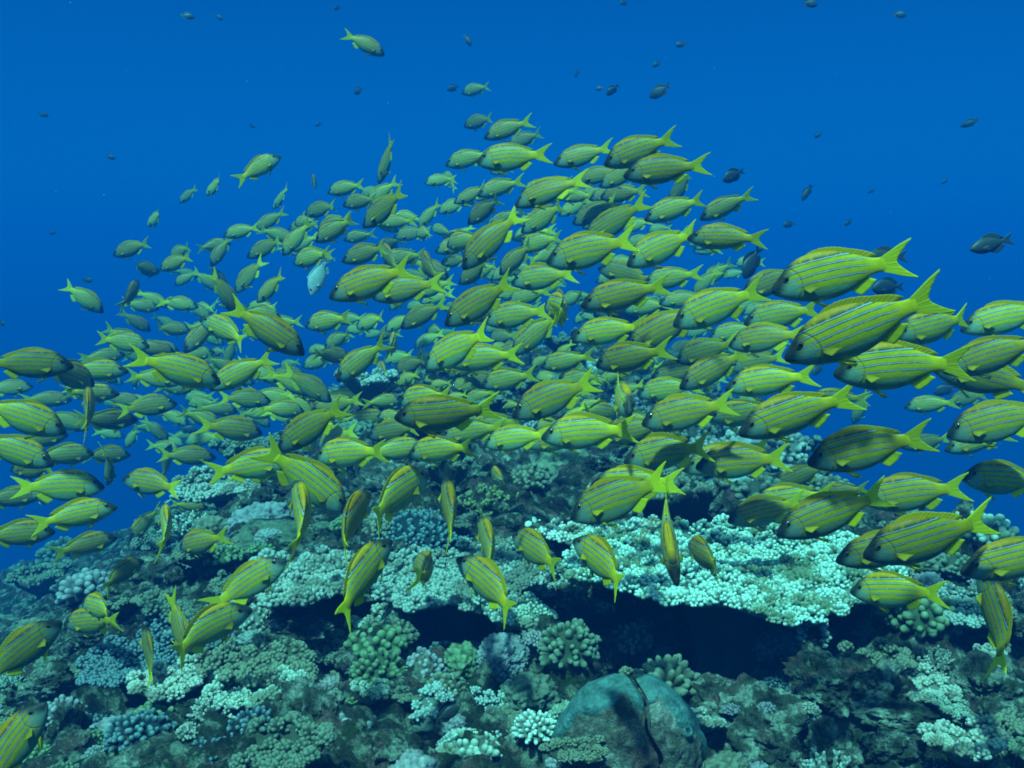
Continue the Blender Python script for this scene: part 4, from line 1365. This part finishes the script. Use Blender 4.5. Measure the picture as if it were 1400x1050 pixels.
    (300, 346, 44, A, 60, 20, 0, None), (245, 345, 42, A, 14, 20, 1, None), (690, 178, 62, A, 4, 10, 0, None), (714, 192, 46, A, 4, 12, 0, None),
    (695, 216, 90, A, 5, 8, 0, 'largest snapper at the peak of the school'), (745, 263, 96, A, 15, 8, 0, None), (792, 214, 74, A, 12, 10, 0, None),
    (868, 208, 92, A, 10, 8, 0, 'upper of two overlapping snappers at the upper right of the school'), (902, 233, 102, A, 8, 8, 1, 'lower of two overlapping snappers at the upper right of the school'),
    (815, 240, 62, A, 8, 10, 0, None), (847, 241, 66, A, 8, 10, 0, None), (917, 287, 78, A, 12, 10, 0, None), (988, 284, 70, A, 8, 10, 1, 'snapper with bright tail at the upper right tip of the school'),
    (836, 306, 94, A, 14, 8, 1, None), (986, 325, 94, A, 8, 10, 1, 'olive snapper with upright tail at the right flank of the upper school'),
    (830, 266, 52, A, 6, 12, 0, None), (800, 271, 40, A, 6, 15, 0, None), (810, 292, 66, A, 10, 12, 0, None), (740, 300, 72, A, 10, 20, 3, None),
    (735, 332, 60, A, 14, 12, 0, None), (930, 258, 56, A, 30, 35, 3, None), (680, 258, 60, A, 14, 10, 0, None), (660, 290, 56, A, 20, 12, 0, None),
    (560, 320, 46, A, 10, 12, 0, None), (530, 335, 44, A, 10, 12, 0, None), (690, 300, 52, A, 10, 12, 0, None),
    # middle right
    (800, 344, 128, A, 9, 8, 1, 'large bright snapper with glowing tail in the upper middle of the school'), (900, 341, 98, A, 14, 8, 0, None),
    (973, 422, 128, A, 8, 8, 1, 'large snapper with long forked tail right of the school centre'), (846, 405, 110, A, 12, 8, 0, None),
    (767, 423, 96, A, 6, 48, 5, 'snapper turning away in the middle of the school with drooping tail'), (826, 454, 98, A, 5, 8, 1, None), (857, 490, 100, A, 3, 8, 2, None),
    (903, 452, 112, A, 8, 8, 0, None), (970, 508, 96, A, 20, 10, 0, None), (1045, 522, 122, A, 8, 8, 1, None), (1078, 568, 162, A, 10, 8, 1, 'large snapper below the biggest one, low at the right of the school'),
    (931, 566, 114, A, 10, 8, 2, 'dark shaded snapper right of the fish facing the camera'), (750, 547, 124, A, 15, 8, 1, 'large snapper left of the fish facing the camera'),
    (795, 592, 114, A, 5, 8, 0, None), (1040, 463, 102, A, 10, 8, 0, None), (1062, 432, 92, A, 4, 10, 0, None), (1050, 388, 80, A, 6, 10, 0, None),
    (728, 460, 78, A, 30, 10, 0, None), (737, 380, 86, A, 2, 10, 0, None), (851, 374, 72, A, -4, 12, 0, None), (914, 381, 72, A, 6, 12, 0, None),
    (963, 388, 54, A, 30, 20, 0, None), (875, 330, 48, A, 6, 12, 0, None), (925, 508, 72, A, 4, 12, 0, None), (960, 482, 82, A, 14, 10, 0, None),
    (908, 533, 82, A, 4, 12, 0, None), (1012, 566, 92, A, 6, 10, 0, None), (820, 566, 82, B_, 6, 15, 0, None), (1030, 496, 72, A, 4, 12, 0, None),
    (770, 495, 70, A, 12, 12, 0, None), (790, 520, 64, A, 8, 12, 0, None), (760, 600, 92, A, 4, 10, 0, None), (860, 590, 92, A, 6, 10, 0, None),
    (1140, 545, 70, A, 6, 10, 0, None), (880, 420, 60, A, 10, 12, 0, None), (1000, 455, 66, A, 8, 12, 0, None), (930, 410, 60, A, 8, 12, 0, None),
    (700, 480, 56, A, 10, 14, 0, None), (720, 405, 60, A, 8, 12, 0, None), (590, 395, 56, A, 10, 14, 0, None), (600, 370, 46, A, 14, 14, 0, None),
]
frng = random.Random(5)
extra = []
poly = [(420, 470), (440, 320), (560, 260), (700, 240), (880, 270), (980, 350), (1000, 470), (960, 560), (760, 590), (600, 590), (440, 560)]


def in_poly(x, y):
    c = False
    for (x1, y1), (x2, y2) in zip(poly, poly[1:] + poly[:1]):
        if (y1 > y) != (y2 > y) and x < (x2 - x1) * (y - y1) / (y2 - y1) + x1:
            c = not c
    return c


while len(fish) + len(extra) < 296:                        # the small far ones seen through the gaps
    x, y = frng.uniform(100, 1000), frng.uniform(240, 620)
    if not (in_poly(x, y) or (x < 440 and y > 430)):
        continue
    left = x < 420
    extra.append((x, y, frng.uniform(38, 66), (B_ if frng.random() < 0.75 else A) if left else (A if frng.random() < 0.9 else B_),
                  frng.gauss(10, 14), abs(frng.gauss(15, 18)), frng.choice([0, 0, 1, 2, 3]), None))
fish += extra

placed, snap_items = [], []
rows = [(215, 'topping the school'), (300, 'high in the school'), (380, 'upper in the school'), (450, 'amid the school'), (520, 'just below mid school'), (600, 'low in the school'), (700, 'just above the reef'), (9999, 'close over the corals')]
cols = [(130, 'far left'), (260, 'left'), (400, 'mid left'), (540, 'left centre'), (680, 'near centre'), (820, 'centre'), (960, 'right centre'), (1120, 'mid right'), (1270, 'right'), (9999, 'far right')]
GROUP = 'yellow striped snappers schooling over the reef'
gyv = np.linspace(0.6, 12, 400)
for k, (px, py, L, face, ang, yaw, bi, label) in enumerate(sorted(fish, key=lambda f: -f[2])):
    size = float(np.interp(L, [40, 60, 100], [0.285, 0.26, 0.225])) * frng.uniform(0.92, 1.08)
    L *= (1.17 if L < 115 else 1.06) * (1.22 if abs(yaw) > 35 else 1.0)
    depth = size * F_PX / L
    r = ray(px, py)
    # nearer (and smaller) if the reef stands in the way
    zr = r.z / r.y * gyv
    hit = np.where(zr - 0.09 <= base_h(r.x / r.y * gyv, gyv) + 0.03)[0]
    if len(hit):
        lim = gyv[hit[0]] / r.y - 0.02
        if depth > lim:
            size *= lim / depth
            depth = lim
    if py > 690:                                           # low over the corals: a little nearer, clear of their heads
        size *= 0.86
        depth *= 0.86
    # keep clear of the fish placed before
    for _ in range(14):
        p = r * depth
        clash = [q for q, s in placed if abs(q.y - p.y) < 0.085 and (q - p).length < 0.36 * (s + size)]
        if not clash:
            break
        depth *= 1.03 if (frng.random() < 0.6 and not len(hit)) else 0.965
    size = max(0.11, L * depth / F_PX)
    p = r * depth
    placed.append((p, size))
    if bi == 0 and frng.random() < 0.75:
        bi = frng.choice([1, 2, 7, 8, 9, 3, 4])
    m = fish_matrix(px, py, depth, size, face, ang + (6 if face < 0 and 0 <= ang < 25 and yaw < 40 else 0) + frng.gauss(0, 5.5), yaw + frng.gauss(7, 13) * (0.5 if label else 1), frng.gauss(0, 8))
    m = m @ Matrix.Diagonal((1, frng.uniform(0.88, 1.15), frng.uniform(0.91, 1.07), 1))
    if L >= 60:
        o = bpy.data.objects.new('striped_snapper', None)
        COL.objects.link(o)
        o.empty_display_size = 0.1
        for (n_, me) in snap_mesh[bi]:
            link(n_, me, o)
    else:
        o = link('striped_snapper', snap_lite[bi])
    o.matrix_world = m
    if label:
        tag(o, label, 'fish', GROUP)
        continue
    size_w = 'large' if L >= 115 else 'medium' if L >= 76 else 'small' if L >= 50 else 'tiny'
    d = 'swimming away' if yaw > 50 else 'facing camera' if yaw < -45 else 'facing left' if face < 0 else 'facing right'
    if ang > 28 and yaw <= 50:
        d = 'diving left' if face < 0 else 'diving right'
    place = next(w for lim, w in rows if py < lim) + ', ' + next(w for lim, w in cols if px < lim)
    snap_items.append((o, px, f'{size_w} striped snapper {d} {place}', f'{size_w} striped snappers {d} {place}'))
settle_labels(snap_items, 'fish', GROUP)

# beyond the three hundred that show largest: the far shoal, one mass
def mesh_arrays(me):
    v = np.empty(len(me.vertices) * 3, np.float32)
    me.vertices.foreach_get('co', v)
    li = np.empty(len(me.loops), np.int32)
    me.loops.foreach_get('vertex_index', li)
    lt = np.empty(len(me.polygons), np.int32)
    me.polygons.foreach_get('loop_total', lt)
    mi = np.empty(len(me.polygons), np.int32)
    me.polygons.foreach_get('material_index', mi)
    ul = np.empty(len(me.loops) * 2, np.float32)
    me.uv_layers['fish'].data.foreach_get('uv', ul)
    uv = np.zeros((len(me.vertices), 2))
    uv[li] = ul.reshape(-1, 2)
    st = np.concatenate([[0], np.cumsum(lt)[:-1]])
    groups = []
    for m_ in np.unique(mi):
        for n_ in (3, 4):
            k_ = np.where((mi == m_) & (lt == n_))[0]
            if len(k_):
                groups.append((int(m_), li[st[k_][:, None] + np.arange(n_)]))
    return v.reshape(-1, 3).astype(float), uv, groups


arr = [mesh_arrays(me) for me in snap_lite]
mb = MB()
n_far = 0
shoal_poly = [(150, 600), (110, 480), (190, 400), (300, 320), (440, 270), (560, 250), (660, 190), (760, 200), (900, 240), (1010, 330), (1080, 440), (1060, 560), (900, 600), (600, 600), (400, 620)]
poly = shoal_poly
while n_far < 230:
    x, y = frng.uniform(100, 1090), frng.uniform(190, 620)
    if not in_poly(x, y):
        continue
    L = frng.uniform(32, 58)
    size = 0.27 * frng.uniform(0.9, 1.1)
    depth = size * F_PX / L
    r = ray(x, y)
    hit = np.where(r.z / r.y * gyv - 0.12 <= base_h(r.x / r.y * gyv, gyv) + 0.03)[0]
    if len(hit) and depth > gyv[hit[0]] / r.y:
        depth = gyv[hit[0]] / r.y - 0.05
        size = L * depth / F_PX
    if any((q - r * depth).length < 0.30 * (s_ + size) for q, s_ in placed):
        continue
    placed.append((r * depth, size))
    left = x < 400 and frng.random() < 0.75
    m = np.array(fish_matrix(x, y, depth, size, B_ if left else A, 10 + frng.gauss(0, 12), abs(frng.gauss(12, 20)), frng.gauss(0, 8)))
    v, uv, groups = arr[frng.choice([0, 1, 2, 3, 4])]
    n0 = mb.n
    mb.add(v @ m[:3, :3].T + m[:3, 3], [], 0, uv)
    for m_, f in groups:
        mb.f.append(f.astype(np.int64) + n0)
        mb.mi.append(np.full(len(f), m_, np.int32))
    n_far += 1
sho = link('far_fish_shoal', mb.mesh('far_fish_shoal', [M[s_] for s_ in SLOTS]))
sho['kind'] = 'stuff'

mb = MB()
v, f = _ico(2)
for _ in range(80):
    d_ = frng.uniform(0.9, 4.5)
    p = ray(frng.uniform(-300, 1700), frng.uniform(0, 800)) * d_
    if p.z < gz(p.x, p.y) + 0.05:
        continue
    mb.add(v * 0.00042 * frng.uniform(0.5, 1.5) * np.array([1, frng.uniform(0.5, 1), frng.uniform(0.5, 1)]) * (0.6 + 0.4 * d_) + np.array(p), f, 1.0)
sp = link('drifting_specks', mb.mesh('drifting_specks', M['bubble']))
sp['kind'] = 'stuff'

# the pale fish turned on edge beside the golden backed snapper
o = bpy.data.objects.new('white_fish', None)
COL.objects.link(o)
for (n_, me) in snap_mesh[3]:
    c = me.copy()
    if n_ != 'eye':
        c.materials[0] = M['palefish']
    link(n_, c, o)
o.matrix_world = fish_matrix(435, 380, 0.19 * F_PX / 62, 0.19, -1, 64, -30, 15)
tag(o, 'white fish turned nose down beside the golden backed snapper', 'fish')

# dark fish out in the blue and over the slope
darks = [
    (1350, 335, 64, A, 14, 1, 'dark slim fish alone in blue water at the right'), (1210, 393, 50, A, 4, 0, 'dark fish under the tail of the large straight striped snapper'),
    (1205, 352, 66, A, 2, 1, 'dark slim fish behind the tail of the large straight striped snapper'), (1026, 362, 52, A, 60, 0, 'dark deep bodied fish right of the upper school'),
    (1000, 241, 36, A, 25, 0, 'dark teal fish off the upper right tip of the school'), (900, 126, 34, A, 25, 0, 'largest dark fish in open water above the school'),
    (836, 124, 22, A, 40, 0, None), (819, 121, 14, A, 10, 0, None), (930, 61, 17, A, 5, 0, None), (897, 88, 15, A, 30, 0, None), (1109, 5, 22, B_, 15, 0, None),
    (1231, 20, 20, B_, 10, 0, None), (1324, 169, 26, A, 15, 1, None), (1118, 185, 13, A, 30, 0, None), (1102, 265, 26, A, 60, 1, None), (1077, 307, 18, A, 10, 0, None),
    (1159, 305, 14, A, 40, 0, None), (1291, 248, 12, A, 40, 0, None), (258, 22, 20, B_, 8, 0, None), (300, 24, 13, B_, 40, 0, None), (460, 11, 12, A, 30, 0, None),
    (640, 56, 20, B_, 60, 1, None), (489, 125, 20, A, 6, 0, None), (618, 121, 18, A, 20, 0, None), (788, 101, 12, A, 60, 0, None), (60, 157, 14, B_, 10, 0, None),
    (152, 215, 14, B_, 20, 0, None), (120, 383, 16, B_, 10, 0, None), (3, 442, 18, B_, 10, 0, None), (72, 318, 13, A, 10, 0, None), (258, 587, 26, B_, 10, 0, 'dark fish over the blue gap behind the left snappers'),
    (435, 170, 12, A, 20, 0, None), (345, 172, 12, B_, 20, 0, None), (1290, 533, 34, A, 20, 0, 'dim fish behind the snappers at the right edge'), (1117, 506, 24, A, 40, 0, 'dim fish under the biggest snapper'),
    (852, 4, 14, A, 10, 0, None), (1190, 262, 12, A, 20, 1, None), (595, 247, 20, A, 50, 0, 'dark fish left of the school peak'),
]
ditems = []
for (px, py, L, face, ang, slim, label) in darks:
    size = frng.uniform(0.13, 0.17) if L > 24 else frng.uniform(0.10, 0.13)
    o = link('dark_fish', dark_slim if slim else dark_mesh)
    o.matrix_world = fish_matrix(px, py, size * F_PX / L, size, face, ang, frng.gauss(5, 20), frng.gauss(0, 6))
    if label:
        tag(o, label, 'fish', 'dark fish in the open water')
    else:
        where = 'far left' if px < 200 else 'left' if px < 480 else 'middle' if px < 800 else 'right of middle' if px < 1050 else 'right'
        hgt = 'near the top' if py < 140 else 'in open water'
        ditems.append((o, px, f'tiny dark fish {hgt}, {where}', f'tiny dark fish {hgt}, {where}'))
settle_labels(ditems, 'fish', 'dark fish in the open water')

# a butterflyfish-like little fish by the arched coral, a slender trumpetfish over the left crest
o = link('dark_fish', dark_mesh)
o.matrix_world = fish_matrix(614, 975, 1.82, 0.055, 1, -20, 30, 0)
tag(o, 'little dark fish hovering in the hole of the arched pale coral', 'fish')
mb = MB()
s = np.linspace(0, 1, 24)
rad = np.interp(s, [0, .03, .18, .3, .7, .9, 1], [.008, .012, .012, .022, .022, .012, .008])
a = np.arange(12) * 2 * np.pi / 12
v = np.stack([np.broadcast_to(0.5 - s[:, None], (24, 12)), rad[:, None] * np.cos(a) * 0.8, rad[:, None] * np.sin(a)], -1).reshape(-1, 3)
mb.add(v, grid_faces(24, 12, True))
t = np.linspace(-1, 1, 9)
v, f, uv = sheet(np.stack([-0.49 + 0 * t, 0 * t, 0.010 * t], 1), np.stack([-0.56 - 0.01 * np.abs(t), 0 * t, 0.03 * t], 1), 0.003, 0.001)
mb.add(v, f)
for z0, z1 in ((0.015, 0.04), (-0.015, -0.04)):
    d = np.linspace(0, 1, 7)
    v, f, uv = sheet(np.stack([-0.28 - 0.1 * d, 0 * d, z0 + 0 * d], 1), np.stack([-0.33 - 0.07 * d, 0 * d, z1 - 0 * d], 1), 0.003, 0.001)
    mb.add(v, f)
o = link('trumpetfish', mb.mesh('trumpetfish', M['palefish']))
o.matrix_world = fish_matrix(250, 672, 4.0, 0.22, 1, -35, 10, 0)
tag(o, 'slender pale fish slanting over the left crest of the reef', 'fish')
print('snappers', len(fish), 'spots', len(spots), 'objects', len(scene.objects))
